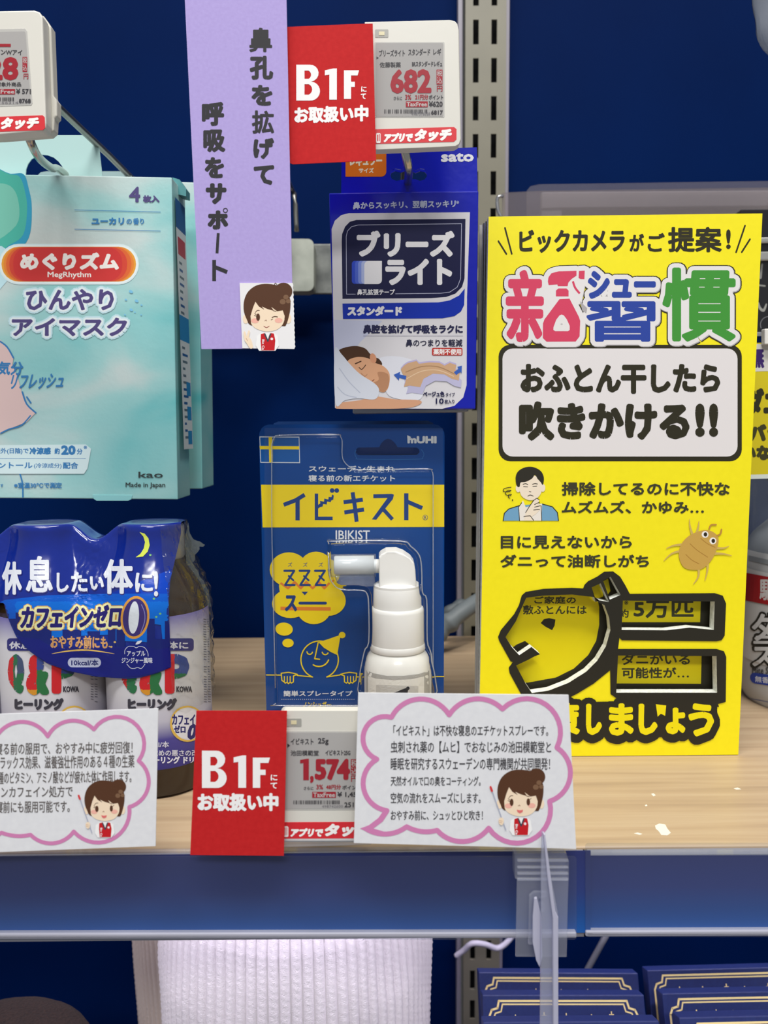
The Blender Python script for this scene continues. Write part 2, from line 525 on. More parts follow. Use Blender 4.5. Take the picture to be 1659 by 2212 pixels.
Z1 = (0, 0, 2.592); Z2 = (0, 360, 2.592); Z3 = (390, 0, 2.476); Z4 = (390, 400, 2.476); Z5 = (540, 890, 3.190)
Z6 = (0, 1080, 2.9625); B2 = (1020, 450, 2.596); B3 = (1020, 980, 2.596); B4 = (0, 1500, 3.107); B5 = (400, 1490, 4.1475)
B6 = (750, 1480, 3.190); B7 = (950, 1640, 2.340); ZL = (1060, 550, 2.860)
def zp(v, pts): return [(v[0] + x / v[2], v[1] + y / v[2]) for x, y in pts]
# ================================================================ SETTING
m_panel = noise_mat('navy_panel', [(0.35, '001744'), (0.65, '001b4c')], nscale=6, rough=0.6, bump=0.15, bdist=0.0004, spec=0.03)
m_postm = noise_mat('beige_steel', [(0.3, '747061'), (0.7, '7b7767')], nscale=30, rough=0.4, bump=0.1)
m_edge = M('grey_edge_trim', '8f8a96', 0.4)
m_black = M('dark_void', '0b0c10', 0.8)
m_chrome = M('chromed_steel', 'b9b6ae', 0.22, metal=1.0)
m_wire = M('zinc_wire', '8e8d88', 0.3, metal=0.9)
m_zinc = noise_mat('zinc_plate', [(0.3, '5d605f'), (0.7, '878a86')], nscale=90, rough=0.42, metal=0.55, bump=0.2)
m_cast = noise_mat('cast_zinc', [(0.3, '9a9e94'), (0.7, 'b9bdb2')], nscale=60, rough=0.45, metal=0.5, bump=0.3)
BW = 0.60
struct(box('wall_back', (-0.62, BW + 0.012, -0.38), (atY(990, 1106, BW).x, BW + 0.022, 0.62), m_panel), 'dark navy back panel left of the slotted post')
struct(box('wall_back', (atY(1092, 1106, BW).x, BW + 0.012, -0.38), (0.72, BW + 0.022, 0.62), m_panel), 'dark navy back panel right of the slotted post')
for xp, nm in ((994, 0), (1089.5, 1)):
    x = atY(xp, 1106, BW).x
    tr = box('trim_1' if nm == 0 else 'trim_2', (x - 0.0018, BW + 0.004, -0.38), (x + 0.0018, BW + 0.016, 0.62), m_edge, bevel=0.0006)
    struct(tr)

# slotted upright
P6 = YP(BW)
def zof(py, Y=BW):
    return atY(860, py, Y).z
post = thing('slotted_upright', (0.068, BW, -0.38), 'beige steel shelf post with two columns of slots, behind the yellow sign', 'post')
xl, xr = atY(1003, 1106, BW).x, atY(1086, 1106, BW).x
zt, zb = 0.60, -0.38
holes = []
zs = zof(990, BW); per = 0.0268
for k in range(-17, 22):
    z1 = zs - per * k; z0 = z1 - 0.0172
    if z1 > zt - 0.01 or z0 < zb + 0.01: continue
    for cx in (0.0708, 0.0843):
        holes.append([(cx - 0.0021, z1), (cx + 0.0021, z1), (cx + 0.0021, z0), (cx - 0.0021, z0)])
loops = [[(xl, zt), (xr, zt), (xr, zb), (xl, zb)]] + holes
T_ = tessellate_polygon([[Vector((a, b, 0)) for a, b in l] for l in loops])
fl = [p for l in loops for p in l]; n = len(fl)
V = [(x, BW, z) for x, z in fl] + [(x, BW + 0.0018, z) for x, z in fl]
F = [list(t) for t in T_] + [[i + n for i in t] for t in T_]
b = 0
for l in loops:
    for i in range(len(l)):
        j = (i + 1) % len(l); F.append([b + i, b + j, b + j + n, b + i + n])
    b += len(l)
mesh('face_plate', V, F, m_postm, post)
box('side_flange', (xl, BW + 0.0018, zb), (xl + 0.0016, BW + 0.02, zt), m_postm, post)
box('side_flange', (xr - 0.0016, BW + 0.0018, zb), (xr, BW + 0.02, zt), m_postm, post)
box('inner_channel', (xl + 0.002, BW + 0.019, zb), (xr - 0.002, BW + 0.021, zt), m_black, post)

# ================================================================ SHELVES
wood = noise_mat('oak_laminate', [(0.30, 'a68e73'), (0.48, 'b49b7d'), (0.62, 'bba486'), (0.8, 'ae9575')], scale=(2.2, 55, 55), nscale=3.2, detail=8, rough=0.42, distort=0.25)
shelf = thing('wood_shelf', (0.05, 0.44, -0.012), 'pale oak laminate shelf board carrying the sprays and bottles', 'shelf')
box('board', (-0.62, 0.2865, -0.0195), (0.75, BW, 0.0), wood, shelf, bevel=0.0012)
m_scuff = M('scuff_white', 'e4dccb', 0.7)
for pts in ([(1088, 335), (1110, 325), (1140, 330), (1150, 350), (1168, 372), (1150, 385), (1120, 383), (1105, 362), (1092, 352)], [(1068, 175), (1080, 172), (1092, 182), (1080, 188)],
            [(1485, 148), (1505, 143), (1525, 152), (1500, 154)], [(980, 375), (1000, 370), (1025, 378), (1010, 382)], [(1036, 232), (1046, 228), (1050, 236), (1040, 238)]):
    sk = Ink(Plane((0, 0, 0), (0, 0, 1)), shelf, 'paint_scuff', view=B7, base=3e-5); sk.poly(pts, m_scuff); sk.done()
low = thing('lower_shelf', (0.05, 0.44, -0.38), 'lower shelf board holding the navy gift boxes and knit hats', 'shelf')
box('board', (-0.62, 0.22, -0.378), (0.75, BW, -0.36), M('lower_board', '2a3558', 0.6), low, bevel=0.001)

# price rails -----------------------------------------------------
m_clr = clear('clear_rail_plastic', 'f4f6f8', refl=0.35, rough=0.12, haze=0.02, hazecol='cdd0e6')
m_clr2 = clear('clear_acrylic', 'f7f8fb', refl=0.8, rough=0.06, haze=0.10, hazecol='e4e6f2')
def gradmat(name, stops, z0, z1, rough):
    m = bpy.data.materials.new(name); m.use_nodes = True; nt = m.node_tree; b = nt.nodes['Principled BSDF']; b.inputs['Roughness'].default_value = rough
    tc = nt.nodes.new('ShaderNodeTexCoord'); sx = nt.nodes.new('ShaderNodeSeparateXYZ'); mr = nt.nodes.new('ShaderNodeMapRange')
    mr.inputs['From Min'].default_value = z0; mr.inputs['From Max'].default_value = z1
    cr = nt.nodes.new('ShaderNodeValToRGB'); e = cr.color_ramp.elements
    e[0].position = stops[0][0]; e[0].color = lin(stops[0][1]); e[1].position = stops[-1][0]; e[1].color = lin(stops[-1][1])
    for p, c in stops[1:-1]: x = e.new(p); x.color = lin(c)
    L = nt.links.new
    L(tc.outputs['Object'], sx.inputs[0]); L(sx.outputs['Z'], mr.inputs['Value']); L(mr.outputs[0], cr.inputs[0]); L(cr.outputs[0], b.inputs['Base Color'])
    return m
RY = 0.2800
rails = []
for nm, xa, xb, t0, t1, bot, lab in (('price_rail', -260, 1276, 1853, 1838, 2016, 'long price rail with blue strip under the red card and speech-bubble cards'),
                                     ('price_rail', 1265, 2100, 1849, 1847, 2010, 'price rail with blue strip on the right, below the bare wood')):
    pl = YP(RY if xa < 0 else RY + 0.0012)
    zl = pl.at(800, bot).z; zh = pl.at(800, t0).z
    r = thing(nm, (pl.at((max(xa, 0) + min(xb, 1659)) / 2, bot).x, RY, zl), lab, 'price rail')
    m_ins = gradmat('blue_printed_strip', [(0.0, '0a57a8'), (0.25, '14478f'), (0.55, '26387a'), (1.0, '262f6a')], 0, zh - zl, 0.5)
    slab('blue_strip', pl, [(xa, t0), (xb, t1), (xb, bot - 1), (xa, bot)], 0.0004, m_ins, r)
    fr = YP(pl.p.y - 0.0022)
    cx1 = 1246 if xa < 0 else xb
    slab('clear_cover', fr, rrect(xa, t0 - 2 if xa < 0 else t0 - 26, cx1, bot + 14, 7), 0.0008, m_clr, r, bevel=0.0003)
    m_lip = M('frosted_lip', 'b3b0bc', 0.3)
    slab('bottom_lip', fr, [(xa, bot + 2), (cx1, bot - 1), (cx1, bot + 11), (xa, bot + 14)], 0.0035, m_lip, r, bevel=0.0006)
    slab('top_lip', YP(pl.p.y - 0.0004), [(xa, t0 - 6), (cx1, t1 - 4), (cx1, t1), (xa, t0)], 0.003, m_clr2, r, bevel=0.0004)
    box('back_channel', (pl.at(xa, 1900).x, RY + 0.0018, -0.0345), (pl.at(xb, 1900).x, 0.2862, -0.001), M('rail_body_grey', '8c8a92', 0.5), r)

# crossbar and hooks -------------------------------------------------
cb = thing('metal_crossbar', (-0.1, 0.575, 0.27), 'flat zinc crossbar bolted in front of the navy panel, behind the blue box', 'crossbar')
slab('bar', YP(0.585), [(-200, 528), (1000, 526), (1000, 634), (-200, 636)], 0.004, m_zinc, cb, bevel=0.0008)
def hook(label, x_px, pts, top, blockpx, r=0.0019):
    h = thing('display_hook', atY(blockpx[0][0], blockpx[1][1], 0.578), label, 'display hook', 'double-wire display hooks on the crossbar')
    slab('bracket', YP(0.568), rrect(*blockpx[0], *blockpx[1], 14), 0.0165, m_cast, h, bevel=0.0022)
    tube('lower_wire', pts, r, m_chrome, h, n=12)
    tube('tag_wire', top, r * 0.95, m_wire, h, n=10, sm=4)
    return h
a = atY(134, 371, 0.406)
hook('chrome display hook through the teal box hang hole', 0,
     [atY(52, 262, 0.350), atY(66, 306, 0.353), atY(84, 340, 0.365), atY(110, 362, 0.388), a, Vector((a.x, 0.45, a.z - .002)), Vector((a.x, 0.569, a.z - .003))],
     [atY(100, 205, 0.350), atY(120, 226, 0.360), Vector((atY(120, 226, 0.360).x, 0.5, atY(120, 226, 0.360).z - .001)), Vector((atY(120, 226, 0.360).x, 0.575, atY(120, 226, 0.360).z - .03)), Vector((atY(120, 226, 0.360).x, 0.575, atY(120, 226, 0.360).z - .055))],
     ((300, 515), (400, 630)))
hook('chrome display hook behind the purple sign', 0,
     [atY(470, 270, 0.345), atY(476, 300, 0.35), Vector((atY(476, 300, 0.35).x, 0.42, atY(476, 300, 0.35).z - .002)), atY(618, 520, 0.566)],
     [atY(480, 110, 0.345), atY(500, 130, 0.352), atY(628, 405, 0.565), atY(636, 425, 0.57), atY(641, 500, 0.57)],
     ((575, 516), (678, 629)))
a = atY(882, 378, 0.372)
hook('chrome display hook holding the blue box and its tag', 0,
     [atY(868, 300, 0.350), atY(874, 322, 0.350), atY(880, 350, 0.353), atY(883, 372, 0.36), Vector((a.x, 0.39, a.z - .001)), Vector((a.x, 0.569, a.z - .003))],
     [atY(880, 215, 0.357), atY(880, 222, 0.365), Vector((a.x, 0.5, .300)), Vector((a.x, 0.575, .288)), Vector((a.x, 0.575, .262))],
     ((822, 516), (905, 629)))

# cables ---------------------------------------------------------------
m_cable = M('grey_cable', '6d7477', 0.55)
c1 = tube('power_cable', [atY(925, 1385, 0.55), atY(955, 1360, 0.55), atY(995, 1325, 0.555), atY(1040, 1295, 0.57), atY(1062, 1290, 0.58)], 0.006, m_cable, n=16,
          rf=lambda t: 0.0068 + (0.0012 * math.sin(t * 190) if t < 0.45 else -0.0006))
tag(c1, 'fat grey ribbed cable lying on the shelf behind the blue blister pack', 'cable')
c2 = tube('power_cable', [atY(955, 1345, 0.575), atY(975, 1316, 0.575), atY(1000, 1306, 0.578), atY(1040, 1312, 0.585)], 0.004, M('dark_cable', '555c60', 0.55), n=14,
          rf=lambda t: 0.0040 + 0.0009 * math.sin(t * 95))
tag(c2, 'thin dark grey ribbed cable arching behind the fat cable', 'cable')
c3 = tube('white_cord', [atY(985, 2065, 0.57), atY(1003, 2052, 0.568), atY(1020, 2038, 0.565), atY(1048, 2040, 0.565), atY(1075, 2048, 0.568), atY(1100, 2030, 0.57), atY(1125, 1990, 0.575)], 0.0022, M('white_cable', 'c9c5d4', 0.4), n=10)
tag(c3, 'white cord curling across the post below the price rail', 'cord')
c4 = tube('grey_strut', [atY(1318, 2005, 0.585), atY(1268, 2096, 0.585), atY(1180, 2260, 0.585)], 0.0024, M('grey_strut_paint', '6e7078', 0.4), n=10, sm=2)
tag(c4, 'slanting grey wire strut behind the navy gift boxes', 'strut')

# ================================================================ PURPLE SIGN
def girl(C, frm, to, k, wink=False):
    C.sub_view(frm, to, k)
    hair, hair2, skin, blush = '54331f', '7a5a42', 'f3dcc0', 'f0b3a2'
    C.ell(1050, 820, 20, 32, skin, up=True); C.ell(1338, 818, 20, 34, skin, up=False)
    C.ell(1305, 632, 60, 58, hair)
    C.blob([(1036, 760), (1040, 690), (1070, 630), (1130, 590), (1210, 583), (1290, 605), (1345, 670), (1352, 740), (1340, 810), (1322, 860), (1300, 868), (1180, 860), (1085, 862), (1055, 820)], hair, up=False)
    C.blob([(1078, 760), (1076, 800), (1086, 850), (1120, 885), (1190, 905), (1260, 892), (1300, 855), (1315, 800), (1310, 740), (1260, 700), (1180, 680), (1110, 690)], skin)
    C.poly([(1060, 700), (1100, 640), (1200, 600), (1300, 640), (1330, 740), (1325, 800), (1308, 868), (1313, 800), (1300, 762), (1262, 768), (1222, 738), (1240, 765), (1195, 752), (1158, 735), (1176, 758), (1138, 735), (1115, 703), (1098, 745), (1082, 800), (1087, 866), (1062, 830)], hair)
    for x, y, r in ((1300, 703, 20), (1322, 672, 18), (1338, 700, 16)): C.ell(x, y, r, r * .9, hair2, up=False)
    C.line([(1240, 592), (1250, 575), (1262, 588)], 4, hair, up=False)
    C.ell(1112, 832, 26, 17, blush); C.ell(1272, 830, 26, 17, blush, up=False)
    C.ell(1133, 808, 13, 25, hair)
    C.line([(1120, 790), (1110, 782)], 4, hair, up=False); C.line([(1120, 800), (1108, 796)], 4, hair, up=False)
    if wink:
        C.line([(1228, 810), (1245, 803), (1265, 806)], 6, hair, smooth=4, up=False); C.line([(1232, 820), (1222, 826)], 4, hair, up=False)
    else:
        C.ell(1248, 805, 12, 25, hair, up=False); C.line([(1258, 788), (1268, 780)], 4, hair, up=False)
    C.line([(1115, 775), (1128, 762), (1142, 762)], 4, hair, smooth=4, up=False); C.line([(1238, 765), (1255, 768)], 4, hair, up=False)
    C.line([(1178, 833), (1187, 826), (1192, 834)], 3, '8a5a48', up=False)
    if wink: C.line([(1172, 868), (1190, 878), (1208, 868)], 4, 'a04a48', smooth=4)
    else: C.poly([(1168, 858), (1190, 862), (1212, 858), (1208, 875), (1190, 884), (1174, 875)], 'e0716e')
    C.poly([(1125, 935), (1152, 918), (1240, 915), (1265, 935), (1275, 1000), (1250, 1035), (1140, 1035), (1118, 1000)], 'f2f1f0')
    C.poly([(1152, 922), (1178, 915), (1200, 972), (1218, 915), (1240, 918), (1250, 965), (1244, 1033), (1156, 1033), (1150, 970)], 'c4161f')
    C.line([(1177, 918), (1199, 970), (1219, 918)], 10, '3c3f4a', up=True, rnd=False); C.poly([(1186, 915), (1200, 958), (1212, 915)], 'f2f1f0')
    C.ell(1226, 955, 9, 9, 'f4e8e8', up=False)
    C.T('Bic Ca', 1160, 958, 1176, 1030, 'f4e8e8', b=0.8, rot=True)
    if wink:
        C.blob([(1040, 960), (1035, 910), (1046, 906), (1056, 935), (1066, 900), (1078, 904), (1072, 942), (1086, 960), (1098, 1010), (1080, 1020), (1056, 985)], skin)
        C.line([(1052, 950), (1062, 968)], 3, 'c89878', up=True)
    else:
        C.line([(990, 705), (1093, 998)], 7, 'a9aec0')
        C.line([(988, 702), (998, 730)], 15, 'd2383c')
        C.blob([(1045, 925), (1062, 912), (1078, 925), (1076, 955), (1060, 965), (1046, 950)], skin)
        C.line([(1046, 932), (1070, 938)], 2.5, 'c89878', up=True); C.line([(1046, 943), (1068, 950)], 2.5, 'c89878', up=False)
    C.tx = None

m_pur = noise_mat('purple_card', [(0.3, 'a897d2'), (0.7, 'ae9ed8')], nscale=700, rough=0.75, bump=0.15, bdist=0.0002)
pp = YP(0.330)
pur = thing('hanging_sign', pp.at(530, 753), 'tall purple paper sign with black vertical lettering', 'sign')
slab('card', pp, [(395, -90), (617, -90), (634, 752), (435, 754)], 0.0005, m_pur, pur)
C = Ink(pp, pur, 'printed_lettering', view=Z1, rough=0.6)
K = '2b2a2e'
for ch, x0, y0, x1, y1 in (('鼻', 1396, 155, 1524, 292), ('孔', 1398, 312, 1530, 446), ('を', 1408, 475, 1526, 592), ('拡', 1410, 618, 1535, 748), ('げ', 1418, 772, 1535, 890), ('て', 1420, 925, 1535, 1035),
                           ('呼', 1130, 570, 1255, 705), ('吸', 1138, 725, 1262, 852), ('を', 1146, 880, 1255, 998)):
    C.T(ch, x0, y0, x1, y1, K, b=6.5 if ch not in '鼻拡' else 4, up=False)
C.set(Z2)
C.T('サ', 1152, 92, 1268, 210, K, b=8, up=False)
C.T('ホ', 1162, 245, 1278, 352, K, b=8, up=False)
C.line(smooth_path([(1262 + 12 * math.cos(t), 245 + 12 * math.sin(t), 0) for t in np.linspace(0, 6.28, 9)], 1), 5, K, up=False)
C.line([(1222, 372), (1215, 485)], 16, K, up=False, rnd=False)
C.line([(1199, 522), (1199, 640)], 21, K, up=False, rnd=False); C.line([(1203, 562), (1272, 590)], 22, K, up=False, rnd=False)
C.done()
stk = slab('photo_sticker', YP(0.3296), zp(Z4, [(316, 523), (600, 523)] + [(600 + (i % 2) * 3 + i * .4, 523 + i * 12.6) for i in range(1, 28)] + [(608, 876), (330, 872)]), 0.0003, M('sticker_paper', 'e9e7e8', 0.5), pur, label='white sticker with a winking shop assistant')
C = Ink(YP(0.3296), stk, 'printed_figure', view=Z4, rough=0.5)
girl(C, (1036, 585), (338, 530), 0.79, wink=True)
C.done()

# ================================================================ RED FLOOR CARDS
m_red = noise_mat('red_card', [(0.3, 'bb1f22'), (0.7, 'c32426')], nscale=500, rough=0.7, spec=0.15, bump=0.2, bdist=0.0002)
rp = Plane(atY(715, 200, 0.3335), (0.03, -1, 0.0))
rc = thing('red_card', atY(720, 350, 0.3335), 'red card with white lettering beside the upper price tag', 'card')
slab('card', rp, zp(Z3, [(563, 144), (940, 128), (1028, 126), (1046, 858), (600, 878), (583, 870)]), 0.0004, m_red, rc)
def floor_print(C, B, one, F_, ni, te, txt, sh):
    WH = 'f1efee'
    C.T('B', *B, WH, b=17, sh=sh); C.T('1', *one, WH, b=17, sh=sh, up=False); C.T('F', *F_, WH, b=16, sh=sh, up=False)
    C.T('に', *ni, WH, b=2.5, up=False); C.T('て', *te, WH, b=2.5, up=False)
    C.T('お取扱い中', *txt, WH, b=5, sh=sh, up=False)
C = Ink(rp, rc, 'printed_lettering', view=Z3, rough=0.5)
WH = 'f1efee'
C.glyph_B(619, 346, 746, 538, WH, 44, up=True); C.glyph_1(772, 366, 836, 533, WH, 40); C.glyph_F(874, 376, 955, 529, WH, 38)
C.T('に', 966, 462, 995, 492, WH, b=2, up=False); C.T('て', 964, 500, 992, 530, WH, b=2, up=False)
C.T('お取扱い中', 608, 566, 1005, 655, WH, b=4.6, sh=-.03, up=False)
C.done()
rp2 = YP(0.2700)
rc2 = thing('red_card', atY(512, 1848, 0.27), 'red card with white lettering standing on the rail left of the lower price tag', 'card')
slab('card', rp2, zp(B5, [(100, 190), (912, 190), (884, 1488), (45, 1480)]), 0.0004, m_red, rc2)
C = Ink(rp2, rc2, 'printed_lettering', view=B5, rough=0.5)
C.glyph_B(150, 546, 372, 880, WH, 76, up=True); C.glyph_1(434, 588, 546, 879, WH, 70); C.glyph_F(606, 608, 760, 879, WH, 66)
C.T('に', 766, 760, 826, 814, WH, b=3.4, up=False); C.T('て', 764, 832, 824, 886, WH, b=3.4, up=False)
C.T('お取扱い中', 110, 925, 836, 1088, WH, b=8.5, up=False)
C.done()

# ================================================================ ELECTRONIC PRICE TAGS
m_tag = M('white_tag_plastic', 'd6d3ca', 0.35, bump=(300, 0.05, 0.0003))
m_tag2 = M('tag_plastic_back', 'd0cdc2', 0.4)
m_scr = M('epaper_screen', 'a9a6a4', 0.16, coat=0.4)
m_scrf = M('screen_frame', 'b7b5b0', 0.35)
RD, BK, TR = '9c2430', '3a383c', 'd3252f'
def price_tag(label, pl, outer, back_outer, th, screen, cell, banner, group):
    px = [p[0] for p in outer]; py = [p[1] for p in outer]
    t = thing('price_tag', pl.at(sum(px) / len(px), max(py)), label, 'price tag', group)
    slab('casing', pl, outer, th * 0.55, m_tag, t, bevel=0.0009)
    slab('back_shell', Plane(pl.p - pl.n * th * 0.55, pl.n), back_outer, th * 0.45, m_tag2, t, bevel=0.0006)
    f = Plane(pl.p + pl.n * 0.00010, pl.n)
    slab('screen_frame', f, screen[0], 0.0003, m_scrf, t, bevel=0.0001)
    slab('screen', Plane(pl.p + pl.n * 0.00016, pl.n), screen[1], 0.0003, m_scr, t)
    if cell:
        slab('sensor_window', f, cell, 0.0003, M('sensor_grey', 'a09f98', 0.3), t)
        cx = sum(p[0] for p in cell) / len(cell); cy = sum(p[1] for p in cell) / len(cell)
        slab('sensor', Plane(pl.p + pl.n * 0.0002, pl.n), [(cx - 6, cy - 4), (cx + 6, cy - 4), (cx + 6, cy + 4), (cx - 6, cy + 4)], 0.0002, M('sensor_cream', 'd8cfa8', 0.3), t)
    slab('red_banner', f, banner, 0.0003, M('banner_red', TR, 0.4), t)
    return t
def barcode(C, x0, y0, x1, y1, sh=0.0, c=BK):
    x = x0; rnd = random.Random(5)
    while x < x1:
        w_ = rnd.choice((2, 3, 4, 6)); dy = sh * (x - (x0 + x1) / 2)
        C.poly([(x, y0 + dy), (x + w_, y0 + dy), (x + w_, y1 + dy), (x, y1 + dy)], c, up=False); x += w_ + rnd.choice((2, 3, 4, 9))
GR = 'electronic price tags'
# upper centre tag
tp = Plane(atY(900, 180, 0.338), (0.02, -1, 0.0))
t1 = price_tag('white electronic price tag reading 682, partly under the red card', tp, zp(Z3, [(985, 118), (1200, 112), (1440, 107), (1466, 112), (1481, 128), (1486, 155), (1497, 745), (1490, 770), (1470, 782), (1400, 786), (1060, 800), (1000, 800)]),
               zp(Z3, [(990, 125), (1470, 116), (1490, 160), (1500, 750), (1475, 786), (1000, 803)]), 0.010,
               (zp(Z3, rrect(1037, 224, 1412, 628, 8)), zp(Z3, rrect(1043, 230, 1405, 622, 6))), zp(Z3, rrect(1040, 157, 1112, 200, 6)),
               zp(Z3, [(1020, 692), (1462, 679), (1476, 690), (1476, 745), (1462, 758), (1020, 770)]), GR)
C = Ink(Plane(tp.p + tp.n * 0.00017, tp.n), t1, 'screen_lettering', view=Z3, rough=0.3)
s_ = -0.01
C.T('ブリーズライト', 1062, 266, 1200, 301, BK, b=1.2, sh=s_); C.T('スタンダード', 1218, 260, 1335, 297, BK, b=1.2, sh=s_, up=False); C.T('レギ', 1352, 260, 1394, 294, BK, b=1.2, up=False)
C.T('佐藤製薬', 1065, 332, 1178, 361, BK, b=0.8, up=False); C.T('BRスタンダードレギュ', 1238, 327, 1400, 356, BK, b=1.2, up=False)
C.poly([(1048, 302), (1060, 309), (1048, 316)], BK, up=False)
C.T('682', 1122, 370, 1342, 500, RD, b=6.5, sh=-.01); C.rr(1369, 372, 1401, 452, 2, RD, up=False); C.T('円', 1371, 458, 1401, 490, RD, b=1.2, up=False)
C.T('税', 1371, 376, 1399, 408, 'b0aeac', b=.6); C.T('込', 1371, 412, 1399, 446, 'b0aeac', b=.6, up=False)
C.T('さらに', 1140, 516, 1185, 535, BK, b=.5, up=False); C.T('3%', 1201, 506, 1234, 533, RD, b=1.3, up=False); C.T('21円分', 1255, 505, 1325, 533, RD, b=1.3, up=False); C.T('ポイント', 1328, 507, 1405, 532, BK, b=1, up=False)
C.rr(1205, 542, 1322, 573, 1, RD, up=False); C.T('¥620', 1328, 541, 1402, 571, BK, b=2, up=False); C.T('TaxFree', 1209, 546, 1318, 569, 'b8b4b2', b=1.2)
barcode(C, 1090, 585, 1315, 606); C.T('4987316028', 1235, 600, 1335, 616, '77757a', up=False); C.T('6817', 1340, 590, 1403, 613, BK, b=1.6, up=False)
C.done()
C = Ink(Plane(tp.p + tp.n * 0.00011, tp.n), t1, 'banner_lettering', view=Z3, rough=0.4)
WT = 'f5f1ee'
C.T('アプリで', 1088, 711, 1242, 760, WT, b=4, sh=-.02, it=.22); C.T('タッチ', 1252, 688, 1450, 756, WT, b=5, sh=-.02, it=.25, up=False)
C.rr(1046, 712, 1070, 765, 6, WT, up=False); C.rr(1052, 720, 1058, 755, 2, TR); C.rr(1062, 716, 1066, 755, 2, TR, up=False)
C.done()
# left tag
lp = Plane(atY(60, 150, 0.335), (0.02, -1, 0.02))
lo = Plane(lp.p + lp.n * 0, lp.n)
t2 = price_tag('white electronic price tag cut off at the left edge, above the teal box', lp, zp(Z1, [(-420, 68), (0, 60), (190, 56), (222, 66), (238, 95), (258, 690), (254, 715), (238, 733), (0, 755), (-420, 775)]),
               zp(Z1, [(-420, 75), (190, 62), (245, 90), (285, 150), (300, 540), (318, 560), (318, 650), (304, 662), (300, 730), (275, 752), (0, 772), (-420, 790)]), 0.0115,
               (zp(Z1, [(-400, 172), (140, 158), (152, 175), (182, 578), (176, 590), (-400, 612)]), zp(Z1, [(-400, 185), (136, 176), (142, 182), (172, 572), (166, 580), (-400, 600)])), None,
               zp(Z1, [(-380, 668), (238, 645), (250, 656), (252, 716), (240, 728), (-380, 752)]), GR)
C = Ink(Plane(lp.p + lp.n * 0.00017, lp.n), t2, 'screen_lettering', view=Z1, rough=0.3)
C.T('グピンWアイ', -60, 276, 125, 308, BK, b=1, sh=.02); C.T('28', -75, 318, 103, 450, RD, b=7, sh=.0); C.rr(-60, 245, 60, 262, 1, RD, up=False)
C.rr(126, 318, 152, 402, 2, RD, up=False); C.T('円', 132, 412, 158, 443, RD, b=1, up=False); C.T('税', 128, 322, 150, 355, 'b0aeac', b=.6); C.T('込', 128, 362, 150, 395, 'b0aeac', b=.6, up=False)
C.T('対象外商品', -22, 460, 118, 484, BK, b=.8, up=False); C.rr(-70, 498, 84, 528, 1, RD, up=False); C.T('¥ 571', 90, 496, 172, 526, BK, b=1.8, up=False); C.T('TaxFree', -66, 502, 80, 524, 'b8b4b2', b=1.2)
barcode(C, -90, 545, 78, 566); C.T('490156314', -70, 568, 102, 580, '77757a', up=False); C.T('8768', 106, 553, 172, 577, BK, b=1.6, up=False)
C.done()
C = Ink(Plane(lp.p + lp.n * 0.00011, lp.n), t2, 'banner_lettering', view=Z1, rough=0.4)
C.T('アプリで', -170, 678, -10, 735, WT, b=4, sh=-.02, it=.22); C.T('タッチ', 4, 656, 218, 724, WT, b=5, sh=-.02, it=.25, up=False)
C.done()
# lower tag
bp_ = YP(0.2735)
t3 = price_tag('white electronic price tag reading 1,574, between red card and speech-bubble card', bp_, zp(B5, rrect(860, 188, 1760, 1352, 40)), zp(B5, rrect(850, 180, 1770, 1362, 40)), 0.0080,
               (zp(B5, rrect(870, 372, 1690, 1078, 10)), zp(B5, rrect(880, 384, 1680, 1066, 8))), zp(B5, rrect(905, 258, 1042, 330, 8)),
               zp(B5, rrect(870, 1186, 1735, 1332, 20, sh=-.004)), GR)
C = Ink(Plane(bp_.p + bp_.n * 0.00017, bp_.n), t3, 'screen_lettering', view=B5, rough=0.3)
C.T('イビキスト', 945, 436, 1150, 492, BK, b=1.8); C.T('25g', 1190, 432, 1285, 497, BK, b=2, up=False); C.poly([(916, 480), (940, 500), (916, 520)], BK, up=False)
C.T('池田模範堂', 945, 543, 1197, 592, BK, b=1.4, up=False); C.T('イビキスト25G', 1256, 540, 1480, 588, BK, b=2.2, up=False)
C.glyph_1(1030, 618, 1108, 810, RD, 50, up=True); C.T(',', 1118, 770, 1152, 836, RD, b=10, up=False); C.T('574', 1160, 618, 1478, 810, RD, b=13, up=False); C.rr(1484, 622, 1545, 760, 3, RD, up=False); C.T('円', 1486, 768, 1544, 825, RD, b=2, up=False)
C.T('税', 1488, 628, 1541, 690, 'b0aeac', b=1); C.T('込', 1488, 695, 1541, 756, 'b0aeac', b=1, up=False)
C.T('さらに', 1062, 868, 1150, 898, BK, b=1, up=False); C.T('3%', 1175, 850, 1236, 893, RD, b=2, up=False); C.T('48円分', 1262, 850, 1396, 893, RD, b=2, up=False); C.T('ポイント', 1408, 856, 1570, 895, BK, b=1.6, up=False)
C.rr(1138, 915, 1350, 968, 2, RD, up=False); C.T('¥ 1,451', 1364, 915, 1560, 966, BK, b=3, up=False); C.T('TaxFree', 1146, 921, 1342, 962, 'b8b4b2', b=2)
barcode(C, 970, 991, 1382, 1025); C.T('498742600', 1225, 1034, 1414, 1056, '77757a', up=False); C.T('2519', 1426, 1008, 1552, 1054, BK, b=2.5, up=False)
C.done()
C = Ink(Plane(bp_.p + bp_.n * 0.00011, bp_.n), t3, 'banner_lettering', view=B5, rough=0.4)
C.T('アプリで', 945, 1240, 1236, 1318, WT, b=6, it=.22); C.T('タッチ', 1250, 1200, 1660, 1316, WT, b=8.5, it=.25, up=False)
C.rr(884, 1222, 925, 1320, 14, WT, up=False)
for x in (893, 903, 913): C.line([(x, 1236), (x, 1300)], 3.5, TR, up=False)
C.layer += 1
for x in (893, 903, 913): C.line([(x, 1236), (x, 1300)], 3.5, TR, up=(x == 893))
C.done()
